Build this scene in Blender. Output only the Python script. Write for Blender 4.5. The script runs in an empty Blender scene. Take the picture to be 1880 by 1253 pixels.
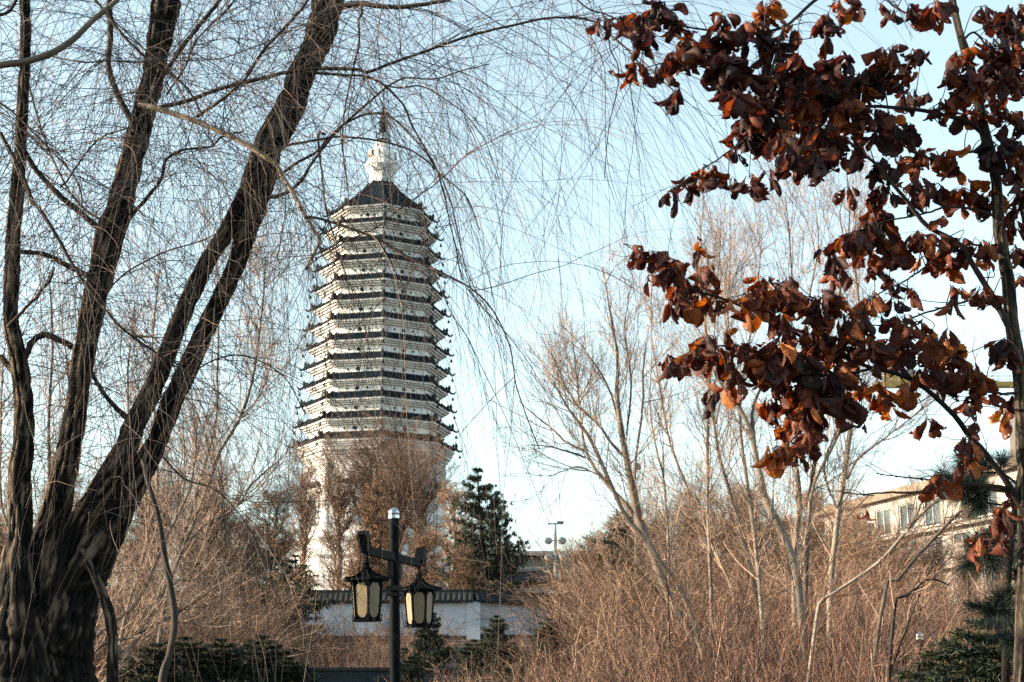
import bpy, math, random
import numpy as np
R = math.radians
random.seed(7)
rng = np.random.default_rng(7)
S = bpy.context.scene
COL = S.collection

# ------------------------------------------------------------------ camera
F = 2611.0                                  # focal length in photograph pixels (1880 wide): 50 mm
PITCH = math.atan((1260 - 626.5) / F)
cam_d = bpy.data.cameras.new('camera'); cam = bpy.data.objects.new('camera', cam_d); COL.objects.link(cam)
cam_d.sensor_width = 36; cam_d.lens = 50; cam_d.clip_start = .05; cam_d.clip_end = 3000
cam.location = (0, 0, 1.6); cam.rotation_euler = (math.pi / 2 + PITCH, 0, 0)
cam_d.dof.use_dof = True; cam_d.dof.focus_distance = 10.0; cam_d.dof.aperture_fstop = 6.5
S.camera = cam

# ------------------------------------------------------------------ sky and sun
SUN_EL, SUN_AZ = R(17), R(-92)              # azimuth measured from +Y towards +X
w = bpy.data.worlds.new('World'); S.world = w; w.use_nodes = True
nt = w.node_tree; bg = nt.nodes['Background']
sky = nt.nodes.new('ShaderNodeTexSky'); sky.sky_type = 'NISHITA'; sky.sun_disc = False
sky.sun_elevation = SUN_EL; sky.sun_rotation = SUN_AZ
sky.air_density = 1.0; sky.dust_density = 1.2; sky.ozone_density = 1.0
hs_ = nt.nodes.new('ShaderNodeHueSaturation'); hs_.inputs['Saturation'].default_value = .62
tn_ = nt.nodes.new('ShaderNodeMix'); tn_.data_type = 'RGBA'; tn_.blend_type = 'MULTIPLY'; tn_.inputs[0].default_value = 1; tn_.inputs[7].default_value = (1.05, 1.19, 1.12, 1)
nt.links.new(sky.outputs[0], hs_.inputs['Color']); nt.links.new(hs_.outputs[0], tn_.inputs[6]); nt.links.new(tn_.outputs[2], bg.inputs[0]); bg.inputs[1].default_value = 0.107
sd = bpy.data.lights.new('sun', 'SUN'); sd.energy = 5.0; sd.angle = R(.5); sd.color = (1, .80, .58)
sun = bpy.data.objects.new('sun', sd); COL.objects.link(sun)
sv = np.array([math.sin(SUN_AZ) * math.cos(SUN_EL), math.cos(SUN_AZ) * math.cos(SUN_EL), math.sin(SUN_EL)])
from mathutils import Vector
sun.rotation_euler = Vector(sv).to_track_quat('Z', 'Y').to_euler()
S.view_settings.view_transform = 'Standard'; S.view_settings.look = 'None'
S.view_settings.exposure = 1.8; S.view_settings.gamma = 1.0
S.cycles.use_denoising = False; S.cycles.use_adaptive_sampling = False; S.cycles.sample_clamp_indirect = 4.0
S.cycles.max_bounces = 5; S.cycles.diffuse_bounces = 2; S.cycles.transmission_bounces = 3
S.cycles.transparent_max_bounces = 6; S.cycles.caustics_reflective = False; S.cycles.caustics_refractive = False

# ------------------------------------------------------------------ helpers
cp, sp = math.cos(PITCH), math.sin(PITCH)
def P(px, py, d):                            # point seen at photo pixel (px,py), d metres in front (world Y)
    a = (px - 940) / F; b = (626.5 - py) / F
    y = cp - b * sp
    return np.array([a / y * d, d, 1.6 + (sp + b * cp) / y * d])
def G(x, y):                                 # ground height
    y_ = np.clip(y, 10, 190)
    g = .068 * (y_ - 10) + .12 * np.sin(x * .21 + 1) * np.sin(y * .13) * np.clip(y / 40, 0, 1)
    return g - 1.4 * np.exp(-((x - 6.5) / 4.) ** 2 - ((y - 21) / 5.) ** 2)

class Geo:
    def __init__(s): s.v = []; s.q = []; s.t = []; s.n = 0; s.uv = []; s.c = []; s.mi = []
    def add(s, v, q=None, t=None, uv=None, c=None, mi=0):
        v = np.asarray(v, float).reshape(-1, 3)
        if q is not None and len(q): q = np.asarray(q).reshape(-1, 4) + s.n; s.q.append(q); s.mi.append(('q', len(q), mi))
        if t is not None and len(t): t = np.asarray(t).reshape(-1, 3) + s.n; s.t.append(t); s.mi.append(('t', len(t), mi))
        s.v.append(v); s.n += len(v)
        s.uv.append(np.zeros((len(v), 2)) if uv is None else np.asarray(uv).reshape(-1, 2))
        s.c.append(np.full(len(v), .5) if c is None else np.broadcast_to(np.asarray(c, float), (len(v),)))
    def build(s, name, mats, parent=None, smooth=False, kind=None):
        if not isinstance(mats, (list, tuple)): mats = [mats]
        me = bpy.data.meshes.new(name)
        V = np.concatenate(s.v) if s.v else np.zeros((0, 3))
        Q = np.concatenate(s.q) if s.q else np.zeros((0, 4), int); T = np.concatenate(s.t) if s.t else np.zeros((0, 3), int)
        nl = len(Q) * 4 + len(T) * 3; nf = len(Q) + len(T)
        me.vertices.add(len(V)); me.vertices.foreach_set('co', V.ravel())
        me.loops.add(nl); li = np.concatenate([Q.ravel(), T.ravel()]).astype(np.int32); me.loops.foreach_set('vertex_index', li)
        me.polygons.add(nf)
        st = np.concatenate([np.arange(len(Q)) * 4, len(Q) * 4 + np.arange(len(T)) * 3]).astype(np.int32)
        me.polygons.foreach_set('loop_start', st)
        mq = [np.full(n, m) for k, n, m in s.mi if k == 'q']; mt = [np.full(n, m) for k, n, m in s.mi if k == 't']
        mi = np.concatenate(mq + mt) if (mq or mt) else np.zeros(0)
        me.polygons.foreach_set('material_index', mi.astype(np.int32))
        me.polygons.foreach_set('use_smooth', np.full(nf, smooth))
        UV = np.concatenate(s.uv)[li]; l = me.uv_layers.new(name='UVMap'); l.data.foreach_set('uv', UV.ravel())
        at = me.attributes.new('tint', 'FLOAT', 'POINT'); at.data.foreach_set('value', np.concatenate(s.c).astype(np.float32))
        for m in mats: me.materials.append(m)
        me.update(calc_edges=True)
        o = bpy.data.objects.new(name, me); COL.objects.link(o)
        if parent: o.parent = parent
        if kind: o['kind'] = kind
        return o
    # shapes
    def box(s, c, d, rot=None, mi=0, c_=None):
        c = np.array(c, float); d = np.array(d, float) / 2
        v = np.array([[x, y, z] for x in (-1, 1) for y in (-1, 1) for z in (-1, 1)]) * d
        if rot is not None: v = v @ np.array(rot).T
        s.add(v + c, [[0, 1, 3, 2], [4, 6, 7, 5], [0, 4, 5, 1], [2, 3, 7, 6], [0, 2, 6, 4], [1, 5, 7, 3]], mi=mi, c=c_)
    def loft(s, rings, n=8, phase=0., mi=0, cap=(True, True), centre=(0, 0), c_=None):
        v = []
        for r, z in rings:
            for k in range(n):
                a = phase + k * 2 * math.pi / n
                v.append((centre[0] + r * math.sin(a), centre[1] - r * math.cos(a), z))
        q = []
        for i in range(len(rings) - 1):
            for k in range(n):
                q.append((i * n + k, i * n + (k + 1) % n, (i + 1) * n + (k + 1) % n, (i + 1) * n + k))
        t = []
        if cap[0]:
            v.append((centre[0], centre[1], rings[0][1])); b = len(v) - 1
            t += [(b, (k + 1) % n, k) for k in range(n)]
        if cap[1]:
            v.append((centre[0], centre[1], rings[-1][1])); b = len(v) - 1; o = (len(rings) - 1) * n
            t += [(b, o + k, o + (k + 1) % n) for k in range(n)]
        s.add(v, q, t, mi=mi, c=c_)
    def tubes(s, Pt, Rd, sides=3, mi=0, c_=None, uv=False):
        """many strands: Pt [S,n,3], Rd [S,n]"""
        Pt = np.asarray(Pt, float); Rd = np.asarray(Rd, float)
        if Pt.ndim == 2: Pt = Pt[None]; Rd = Rd[None]
        Sn, n, _ = Pt.shape
        if Sn == 0: return
        T = np.gradient(Pt, axis=1); T /= np.linalg.norm(T, axis=2, keepdims=True) + 1e-9
        m = T.mean(1); ref = np.where((np.abs(m[:, 0]) < np.abs(m[:, 1]))[:, None], [1., 0, 0], [0, 1., 0])
        ref = ref + .37 * np.array([0, 0, 0.])
        N1 = np.cross(T, ref[:, None, :]); N1 /= np.linalg.norm(N1, axis=2, keepdims=True) + 1e-9
        N2 = np.cross(T, N1)
        a = np.arange(sides) * 2 * np.pi / sides
        V = Pt[:, :, None, :] + Rd[:, :, None, None] * (N1[:, :, None, :] * np.cos(a)[None, None, :, None] + N2[:, :, None, :] * np.sin(a)[None, None, :, None])
        i = np.arange(n - 1)[:, None]; k = np.arange(sides)[None, :]; k2 = (k + 1) % sides
        q = np.stack([i * sides + k, i * sides + k2, (i + 1) * sides + k2, (i + 1) * sides + k], -1).reshape(-1, 4)
        Q = (q[None] + (np.arange(Sn) * n * sides)[:, None, None]).reshape(-1, 4)
        if c_ is None: cc = np.repeat(rng.random(Sn), n * sides)
        else: cc = np.repeat(np.broadcast_to(c_, (Sn,)), n * sides)
        L = np.concatenate([np.zeros((Sn, 1)), np.cumsum(np.linalg.norm(np.diff(Pt, axis=1), axis=2), 1)], 1)
        UV = np.stack([np.broadcast_to((a / 6.283)[None, None, :] * 2 * np.pi * np.maximum(Rd[:, :1, None], .01), (Sn, n, sides)), np.broadcast_to(L[:, :, None], (Sn, n, sides))], -1)
        s.add(V.reshape(-1, 3), Q, uv=UV.reshape(-1, 2), c=cc, mi=mi)

def spline(pts, n):
    """Catmull-Rom through rows of any width, resampled evenly to n rows"""
    p = np.array(pts, float)
    if len(p) == 2: return p[0] + (p[1] - p[0]) * np.linspace(0, 1, n)[:, None]
    e = np.vstack([2 * p[0] - p[1], p, 2 * p[-1] - p[-2]]); out = []
    for i in range(1, len(e) - 2):
        t = np.linspace(0, 1, 12, endpoint=False)[:, None]
        a, b, c, d = e[i - 1], e[i], e[i + 1], e[i + 2]
        out.append(.5 * ((2 * b) + (c - a) * t + (2 * a - 5 * b + 4 * c - d) * t ** 2 + (3 * b - a - 3 * c + d) * t ** 3))
    out.append(p[-1:]); o = np.vstack(out)
    L = np.concatenate([[0], np.cumsum(np.linalg.norm(np.diff(o[:, :3], axis=0), axis=1))])
    u = np.linspace(0, L[-1], n)
    return np.stack([np.interp(u, L, o[:, k]) for k in range(o.shape[1])], 1)

_H = rng.random((256, 256))
def vn(x, y, per=64):                        # value noise, periodic in x with period per
    xi = np.floor(x).astype(int); yi = np.floor(y).astype(int); fx = x - xi; fy = y - yi
    fx = fx * fx * (3 - 2 * fx); fy = fy * fy * (3 - 2 * fy)
    h = lambda a, b: _H[np.mod(a, per), np.mod(b, 256)]
    return (h(xi, yi) * (1 - fx) + h(xi + 1, yi) * fx) * (1 - fy) + (h(xi, yi + 1) * (1 - fx) + h(xi + 1, yi + 1) * fx) * fy

def trunk_geo(g, pr, step=.012, sides=56, amp=.10, fur=13, seed=0, lump=.06):
    """pr rows x,y,z,r : a furrowed bark limb as one skin"""
    p = np.array(pr, float); Lr = np.linalg.norm(np.diff(p[:, :3], axis=0), axis=1).sum()
    n = int(min(420, max(12, Lr / step))); q = spline(p, n)
    C, r = q[:, :3], q[:, 3]
    T = np.gradient(C, axis=0); T /= np.linalg.norm(T, axis=1, keepdims=True)
    N = np.zeros_like(T); a0 = np.cross(T[0], [0, 1, 0.]); N[0] = a0 / np.linalg.norm(a0)
    for i in range(1, n):
        v = N[i - 1] - T[i] * (N[i - 1] @ T[i]); N[i] = v / np.linalg.norm(v)
    B = np.cross(T, N)
    u = np.arange(sides) / sides; s = np.linspace(0, Lr, n)
    U, Sg = np.meshgrid(u, s)
    wob = vn(U * 4, Sg * 1.3 + seed, 4) - .5
    kf = int(fur)
    warp = (vn(U * 6, Sg * 4 + seed * 3, 6) - .5) * .07
    x = (U + warp) * kf
    rid = np.abs(vn(x, Sg * 4.5 + seed * 7, kf) - .5) * 2
    rid3 = np.abs(vn((U + warp) * kf * 3, Sg * 7 + seed * 11, kf * 3) - .5) * 2
    wt_ = np.clip((r[:, None] - .11) / .22, 0, .85); rid = rid * (1 - wt_) + rid3 * wt_
    rid2 = np.abs(vn((U + warp * .6) * kf * 2, Sg * 13 + seed * 5, kf * 2) - .5) * 2
    d = 1 - amp * (1 - np.clip(rid * 1.6, 0, 1)) - amp * .45 * (1 - np.clip(rid2 * 1.5, 0, 1)) + wob * lump * 2
    Rr = r[:, None] * d
    A = U * 2 * np.pi
    V = C[:, None] + Rr[..., None] * (N[:, None] * np.cos(A)[..., None] + B[:, None] * np.sin(A)[..., None])
    i = np.arange(n - 1)[:, None]; k = np.arange(sides)[None]; k2 = (k + 1) % sides
    Q = np.stack([i * sides + k, i * sides + k2, (i + 1) * sides + k2, (i + 1) * sides + k], -1).reshape(-1, 4)
    UV = np.stack([U * 2 * np.pi * r.mean(), Sg], -1)
    cav = (np.clip(rid * 1.6, 0, 1) * .7 + np.clip(rid2 * 1.5, 0, 1) * .3) * (1 - .38 * wt_)  # ridges lightened as if lit, furrows and thick base darkened as shade, in colour
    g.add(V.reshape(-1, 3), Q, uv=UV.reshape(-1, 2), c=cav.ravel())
    for e, base in ((0, 0), (n - 1, (n - 1) * sides)):
        kk = np.arange(sides); g.add(np.vstack([V[e], C[e:e + 1]]), None, np.stack([kk, (kk + 1) % sides, np.full(sides, sides)], 1))
    return q

def spawn(Pp, Rp, count, t0=.1, t1=1., ang=(.6, .25), length=.5, lvar=.4, taper_len=.5, nseg=6, wig=.15, bend=(0, 0, 0), rmax=.7, rcap=1., rtip=.002, wts=None, rg=None):
    rg = rg or rng
    Sn, n, _ = Pp.shape
    L = np.linalg.norm(np.diff(Pp, axis=1), axis=2).sum(1)
    wt = L if wts is None else L * wts
    idx = rg.choice(Sn, count, p=wt / wt.sum())
    t = t0 + (t1 - t0) * rg.random(count)
    f = t * (n - 1); i = np.minimum(f.astype(int), n - 2); fr = (f - i)[:, None]
    p0 = Pp[idx, i] * (1 - fr) + Pp[idx, i + 1] * fr
    rp = Rp[idx, i] * (1 - fr[:, 0]) + Rp[idx, i + 1] * fr[:, 0]
    T = Pp[idx, i + 1] - Pp[idx, i]; T /= np.linalg.norm(T, axis=1, keepdims=True) + 1e-9
    rv = rg.normal(size=(count, 3)); rv -= T * (rv * T).sum(1, keepdims=True); rv /= np.linalg.norm(rv, axis=1, keepdims=True) + 1e-9
    an = (ang[0] + ang[1] * rg.normal(size=count))[:, None]
    d = T * np.cos(an) + rv * np.sin(an)
    Ln = length * (1 - taper_len * t) * (1 - lvar + 2 * lvar * rg.random(count))
    out = np.zeros((count, nseg + 1, 3)); out[:, 0] = p0
    bend = np.array(bend, float); step = (Ln / nseg)[:, None]
    for k in range(nseg):
        d = d + rg.normal(size=(count, 3)) * wig + bend * (step / length * nseg) / nseg * 3
        d /= np.linalg.norm(d, axis=1, keepdims=True)
        out[:, k + 1] = out[:, k] + d * step
    r0 = np.minimum(np.minimum(rp * rmax, rcap), 1e9)
    r0 = np.maximum(r0, rtip)
    Rr = r0[:, None] + (rtip - r0)[:, None] * np.linspace(0, 1, nseg + 1)[None] ** .8
    return out, Rr

def empty(name, label, cat, loc=(0, 0, 0), rz=0, group=None):
    o = bpy.data.objects.new(name, None); COL.objects.link(o); o.location = loc; o.rotation_euler = (0, 0, rz)
    o.empty_display_size = .3
    return tag(o, label, cat, group)
def tag(o, label, cat, group=None):
    o['label'] = label; o['category'] = cat
    if group: o['group'] = group
    return o
def dup(root, loc, rz=0, sc=1, label=None, group=None, tilt=(0, 0)):
    def cp_(o, par):
        c = o.copy(); COL.objects.link(c); c.parent = par
        for ch in o.children: cp_(ch, c)
        return c
    r = cp_(root, None); r.location = loc; r.rotation_euler = (tilt[0], tilt[1], rz)
    r.scale = (sc, sc, sc) if not hasattr(sc, '__len__') else sc
    if label: r['label'] = label
    if group: r['group'] = group
    return r

# ------------------------------------------------------------------ materials
def mat(name, stops, scale=6., rough=.85, bump=.2, detail=6, coord='Object', stretch=(1, 1, 1), tint=0., spec=.25, bscale=None, tr=0., bdist=.02, metallic=0., orand=0., veins=False):
    """noise-driven ramp of base colours; tint mixes in the per-strand attribute"""
    m = bpy.data.materials.new(name); m.use_nodes = True; n = m.node_tree.nodes; l = m.node_tree.links
    b = n['Principled BSDF']; b.inputs['Roughness'].default_value = rough; b.inputs['Specular IOR Level'].default_value = spec
    b.inputs['Metallic'].default_value = metallic
    tc = n.new('ShaderNodeTexCoord'); mp = n.new('ShaderNodeMapping'); mp.inputs['Scale'].default_value = stretch
    l.new(tc.outputs[coord], mp.inputs[0])
    no = n.new('ShaderNodeTexNoise'); no.inputs['Scale'].default_value = scale; no.inputs['Detail'].default_value = detail
    l.new(mp.outputs[0], no.inputs['Vector'])
    fac = no.outputs['Fac']
    if tint:
        at = n.new('ShaderNodeAttribute'); at.attribute_name = 'tint'
        mx = n.new('ShaderNodeMix'); mx.data_type = 'FLOAT'; mx.inputs[0].default_value = tint
        l.new(fac, mx.inputs[2]); l.new(at.outputs['Fac'], mx.inputs[3]); fac = mx.outputs[0]
    if orand:
        oi = n.new('ShaderNodeObjectInfo'); ma = n.new('ShaderNodeMath'); ma.operation = 'MULTIPLY_ADD'; ma.inputs[1].default_value = orand; l.new(oi.outputs['Random'], ma.inputs[0])
        sb_ = n.new('ShaderNodeMath'); sb_.operation = 'SUBTRACT'; l.new(fac, sb_.inputs[0]); sb_.inputs[1].default_value = orand / 2; l.new(sb_.outputs[0], ma.inputs[2]); fac = ma.outputs[0]
    cr = n.new('ShaderNodeValToRGB'); e = cr.color_ramp.elements
    while len(e) < len(stops): e.new(.5)
    for i, (p, c) in enumerate(stops): e[i].position = p; e[i].color = (*c, 1)
    l.new(fac, cr.inputs[0]); l.new(cr.outputs[0], b.inputs['Base Color'])
    if bump:
        nb = n.new('ShaderNodeTexNoise'); nb.inputs['Scale'].default_value = bscale or scale * 3; nb.inputs['Detail'].default_value = 5
        l.new(mp.outputs[0], nb.inputs['Vector'])
        bp = n.new('ShaderNodeBump'); bp.inputs['Strength'].default_value = bump; bp.inputs['Distance'].default_value = bdist
        l.new(nb.outputs['Fac'], bp.inputs['Height']); l.new(bp.outputs[0], b.inputs['Normal'])
    if veins:
        uv = n.new('ShaderNodeTexCoord'); sx = n.new('ShaderNodeSeparateXYZ'); l.new(uv.outputs['UV'], sx.inputs[0])
        def mth(op, a, b=None):
            q = n.new('ShaderNodeMath'); q.operation = op
            for k_, v_ in enumerate((a, b)):
                if v_ is None: continue
                if isinstance(v_, (int, float)): q.inputs[k_].default_value = v_
                else: l.new(v_, q.inputs[k_])
            return q.outputs[0]
        ax = mth('ABSOLUTE', sx.outputs[0]); ph_ = mth('SUBTRACT', mth('MULTIPLY', sx.outputs[1], 52.), mth('MULTIPLY', ax, 13.))
        rib = mth('POWER', mth('ABSOLUTE', mth('SINE', ph_)), .5); mid = mth('MINIMUM', mth('MULTIPLY', ax, 9.), 1.)
        hh = mth('MULTIPLY', rib, mid); b2 = n.new('ShaderNodeBump'); b2.inputs['Strength'].default_value = .55; b2.inputs['Distance'].default_value = .0022
        l.new(hh, b2.inputs['Height']); l.new(bp.outputs[0], b2.inputs['Normal']); l.new(b2.outputs[0], b.inputs['Normal'])
    if tr:
        ts = n.new('ShaderNodeBsdfTranslucent'); ms = n.new('ShaderNodeMixShader'); ms.inputs[0].default_value = tr
        hs = n.new('ShaderNodeHueSaturation'); hs.inputs['Saturation'].default_value = 1.15; hs.inputs['Value'].default_value = 1.6
        l.new(cr.outputs[0], hs.inputs['Color']); l.new(hs.outputs[0], ts.inputs[0])
        l.new(b.outputs[0], ms.inputs[1]); l.new(ts.outputs[0], ms.inputs[2]); l.new(ms.outputs[0], n['Material Output'].inputs[0])
    return m
M = {}
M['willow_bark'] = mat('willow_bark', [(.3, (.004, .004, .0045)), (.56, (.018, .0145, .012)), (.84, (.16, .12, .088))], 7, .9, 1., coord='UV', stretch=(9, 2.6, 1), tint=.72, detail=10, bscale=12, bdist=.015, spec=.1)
M['willow_limb'] = mat('willow_limb', [(.3, (.012, .010, .010)), (.7, (.055, .042, .034))], 12, .8, .5, tint=.2, spec=.2, bscale=60, bdist=.004)
M['cut_limb'] = mat('cut_limb', [(.3, (.05, .04, .034)), (.7, (.15, .12, .095))], 14, .75, .5, tint=.2, spec=.2, bscale=60, bdist=.004)
M['sunlit_limb'] = mat('sunlit_limb', [(.3, (.20, .15, .11)), (.7, (.46, .36, .27))], 14, .75, .5, tint=.2, spec=.2, bscale=60, bdist=.004)  # willow limb with sunlight put into its colour, lighter than the other limbs
M['willow_twig'] = mat('willow_twig', [(.15, (.008, .007, .008)), (.6, (.034, .022, .019)), (.95, (.20, .125, .09))], 2, .7, 0, tint=.8, spec=.3)
M['oak_bark'] = mat('oak_bark', [(.3, (.006, .006, .006)), (.58, (.03, .024, .020)), (.85, (.15, .115, .085))], 10, .9, .9, coord='UV', stretch=(9, 3, 1), tint=.5, bscale=16, bdist=.008, spec=.1)
M['oak_twig'] = mat('oak_twig', [(.2, (.008, .007, .007)), (.8, (.035, .027, .023))], 8, .8, 0, tint=.6)
M['oak_leaf'] = mat('oak_leaf', [(.12, (.014, .0065, .009)), (.38, (.045, .0125, .0105)), (.58, (.13, .031, .013)), (.87, (.43, .155, .052))], 30, .62, .35, tint=.75, tr=.36, veins=True, spec=.35, bscale=90, bdist=.004)
M['pale_bark'] = mat('pale_bark', [(.3, (.04, .032, .027)), (.5, (.13, .10, .08)), (.8, (.32, .26, .21))], 5, .85, .5, stretch=(1, 1, .5), tint=.35, bdist=.01)
M['pale_twig'] = mat('pale_twig', [(.2, (.09, .058, .045)), (.8, (.38, .265, .20))], 2, .8, 0, tint=.8)
M['red_stem'] = mat('red_stem', [(.1, (.014, .009, .010)), (.45, (.075, .033, .023)), (.7, (.17, .085, .055)), (.95, (.33, .22, .15))], 2.5, .65, 0, tint=.7, spec=.3, orand=.35)
M['tan_stem'] = mat('tan_stem', [(.1, (.030, .019, .015)), (.5, (.135, .076, .050)), (.9, (.36, .24, .165))], 2, .8, 0, tint=.7, orand=.35)
M['brown_twig'] = mat('brown_twig', [(.1, (.035, .022, .016)), (.5, (.14, .08, .048)), (.9, (.33, .205, .125))], .8, .85, 0, tint=.6, orand=.35)
M['needle'] = mat('needle', [(.1, (.004, .009, .007)), (.6, (.015, .026, .014)), (.92, (.075, .075, .022))], 1.2, .6, 0, tint=.6, spec=.3)
M['near_needle'] = mat('near_needle', [(.1, (.005, .012, .011)), (.9, (.03, .05, .035))], 3, .5, 0, tint=.8, spec=.35)
M['plaster'] = mat('plaster', [(.25, (.42, .40, .395)), (.42, (.66, .64, .63)), (.7, (.78, .765, .755))], .55, .9, .12, stretch=(1, 1, .45), detail=9, bscale=7, bdist=.05)
M['cornice'] = mat('cornice', [(.25, (.50, .48, .47)), (.5, (.70, .68, .67)), (.8, (.80, .78, .76))], .9, .9, .06, stretch=(1, 1, 1.5), detail=9, bscale=4, bdist=.03)
M['tile'] = mat('tile', [(.2, (.003, .007, .011)), (.5, (.007, .015, .022)), (.8, (.014, .025, .034))], 2.2, .9, .5, spec=.04, detail=8, bdist=.04)
M['ornament'] = mat('ornament', [(.3, (.005, .008, .010)), (.7, (.016, .022, .026))], 5, .7, .3)
M['bronze'] = mat('bronze', [(.3, (.004, .008, .011)), (.7, (.014, .02, .024))], 5, .6, .1, spec=.05)
M['gilt'] = mat('gilt', [(.3, (.008, .014, .018)), (.7, (.03, .04, .042))], 5, .5, .2, metallic=.5)
M['brick_red'] = mat('brick_red', [(.3, (.30, .13, .07)), (.7, (.55, .38, .28))], 4, .9, .3)
M['lamp_metal'] = mat('lamp_metal', [(.3, (.0015, .0025, .0035)), (.7, (.004, .006, .008))], 30, .55, .05, spec=.03, bdist=.002)
M['lamp_panel'] = mat('lamp_panel', [(.25, (.13, .10, .055)), (.7, (.20, .16, .10))], 5, .4, .03, coord='Object', stretch=(1, 1, .3), detail=5, spec=.4, bdist=.002)
M['chrome'] = mat('chrome', [(.3, (.4, .42, .45)), (.7, (.55, .57, .6))], 5, .25, 0, metallic=1.)
M['wall_paint'] = mat('wall_paint', [(.3, (.34, .36, .41)), (.7, (.52, .54, .60))], .8, .9, .3, stretch=(1, 1, .4), detail=8, bdist=.03)
M['wall_tile'] = mat('wall_tile', [(.3, (.005, .007, .009)), (.7, (.018, .022, .025))], 5, .8, .5)
M['slate'] = mat('slate', [(.3, (.005, .012, .020)), (.7, (.013, .024, .036))], 3, .7, .3)
M['cream'] = mat('cream', [(.3, (.19, .172, .155)), (.7, (.32, .29, .26))], .6, .9, .2, detail=8)
M['roof_brown'] = mat('roof_brown', [(.3, (.09, .07, .055)), (.7, (.20, .16, .12))], 2, .9, .4)
M['glass'] = mat('glass', [(.3, (.02, .03, .035)), (.7, (.06, .08, .09))], .7, .15, 0, spec=.6)
M['frame_white'] = mat('frame_white', [(.3, (.45, .45, .44)), (.7, (.62, .62, .6))], 3, .6, .1)
M['crane_yellow'] = mat('crane_yellow', [(.3, (.22, .16, .05)), (.7, (.32, .24, .08))], 2, .6, .1)
M['steel_grey'] = mat('steel_grey', [(.3, (.10, .11, .12)), (.7, (.20, .21, .22))], 4, .6, .1)
M['galv'] = mat('galv', [(.3, (.28, .28, .27)), (.7, (.40, .40, .38))], 4, .5, .1)
M['ground'] = mat('ground', [(.25, (.022, .016, .011)), (.5, (.06, .04, .026)), (.75, (.12, .08, .052))], .7, .95, .8, detail=12, bscale=3, bdist=.2)

# ------------------------------------------------------------------ ground
gx = np.concatenate([np.linspace(-900, -80, 14)[:-1], np.linspace(-80, 80, 81), np.linspace(80, 900, 14)[1:]])
gy = np.concatenate([np.linspace(-60, 220, 141), np.linspace(220, 1500, 16)[1:]])
XX, YY = np.meshgrid(gx, gy); ZZ = G(XX, YY)
ng = Geo(); i = np.arange(len(gy) - 1)[:, None]; k = np.arange(len(gx) - 1)[None]; W_ = len(gx)
ng.add(np.stack([XX, YY, ZZ], -1), np.stack([i * W_ + k, i * W_ + k + 1, (i + 1) * W_ + k + 1, (i + 1) * W_ + k], -1).reshape(-1, 4))
go = ng.build('ground', M['ground'], smooth=True); go['kind'] = 'structure'

# ------------------------------------------------------------------ pagoda
TX, TY, TZ = -18.386, 190.0, 12.2
pag = empty('pagoda', 'tall white octagonal brick pagoda with thirteen dark tiled eaves and a bronze spire', 'pagoda', (TX, TY, 0), R(9.0))
ZE = [65.4, 62.72, 59.92, 57.31, 54.4, 51.67, 48.89, 46.1, 43.36, 40.72, 38.14, 35.44, 32.73]
RE = [7.35, 8.03, 8.35, 8.66, 9.01, 9.24, 9.51, 9.7, 9.85, 9.94, 10.19, 10.45, 10.97]
def dirv(a): return np.array([math.sin(a), -math.cos(a)])
def tile_roof(Re, ze, Rt, zt, nu=44, drop=.16):
    """eight corrugated roof planes, concave, from the wall (Rt,zt) out to the eave (Re,ze)"""
    g = Geo(); rows = 6
    for f in range(8):
        a0, a1 = f * math.pi / 4, (f + 1) * math.pi / 4
        u = np.linspace(0, 1, nu * 4 + 1); v = np.linspace(0, 1, rows)
        V = []
        for t in v:
            rr = Rt + (Re - Rt) * t; z = zt + (ze - zt) * (t ** .8)
            p0 = dirv(a0) * rr; p1 = dirv(a1) * rr
            p = p0[None] * (1 - u[:, None]) + p1[None] * u[:, None]
            side = np.linalg.norm(dirv(a1) - dirv(a0)) * rr
            s = (u - .5) * side
            corr = np.abs(np.sin(s / .34 * math.pi)) * .085
            lift = (np.abs(u - .5) * 2) ** 5 * .10 * t
            V.append(np.column_stack([p, z + corr + lift]))
        # eave face: downward drip edge
        e = V[-1].copy(); e[:, 2] = e[:, 2] - drop + .5 * (e[:, 2] - ze); V.append(e)
        cx = e.copy(); cx[:, :2] *= (Re - .35) / Re; V.append(cx)
        V = np.array(V); nr, nc = V.shape[:2]
        i = np.arange(nr - 1)[:, None]; k = np.arange(nc - 1)[None]
        g.add(V, np.stack([i * nc + k, (i + 1) * nc + k, (i + 1) * nc + k + 1, i * nc + k + 1], -1).reshape(-1, 4))
    return g
def corner_ornament(a, Re, ze, Rt, zt):
    """hip ridge with a small beast and the hooked tip"""
    g = Geo(); d = dirv(a)
    pts = []
    for t in np.linspace(0, 1, 7):
        rr = Rt + (Re - Rt) * t; pts.append([*(d * rr), zt + (ze - zt) * t ** .8 + .12])
    tip = [[*(d * (Re + .30)), ze - .10], [*(d * (Re + .62)), ze - .12], [*(d * (Re + .78)), ze + .10], [*(d * (Re + .74)), ze + .24]]
    pp = np.array(pts + tip); rr = np.array([.17] * 7 + [.16, .14, .11, .04])
    g.tubes(pp, rr, 6)
    b = d * (Re - .05)
    g.loft([(.16, ze + .05), (.24, ze + .25), (.16, ze + .45), (.27, ze + .62), (.20, ze + .85), (.04, ze + 1.1)], 6, centre=b)
    b2 = d * (Re - .45)
    g.loft([(.16, ze + .25), (.22, ze + .6), (.06, ze + .95)], 6, centre=b2)
    return g
def bell(a, Re, ze):
    g = Geo(); d = dirv(a) * (Re + .45)
    g.loft([(.012, ze - .75), (.012, ze - .15)], 4, centre=d)
    g.loft([(.19, ze - 1.05), (.15, ze - .8), (.06, ze - .6)], 8, centre=d)
    return g
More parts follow.
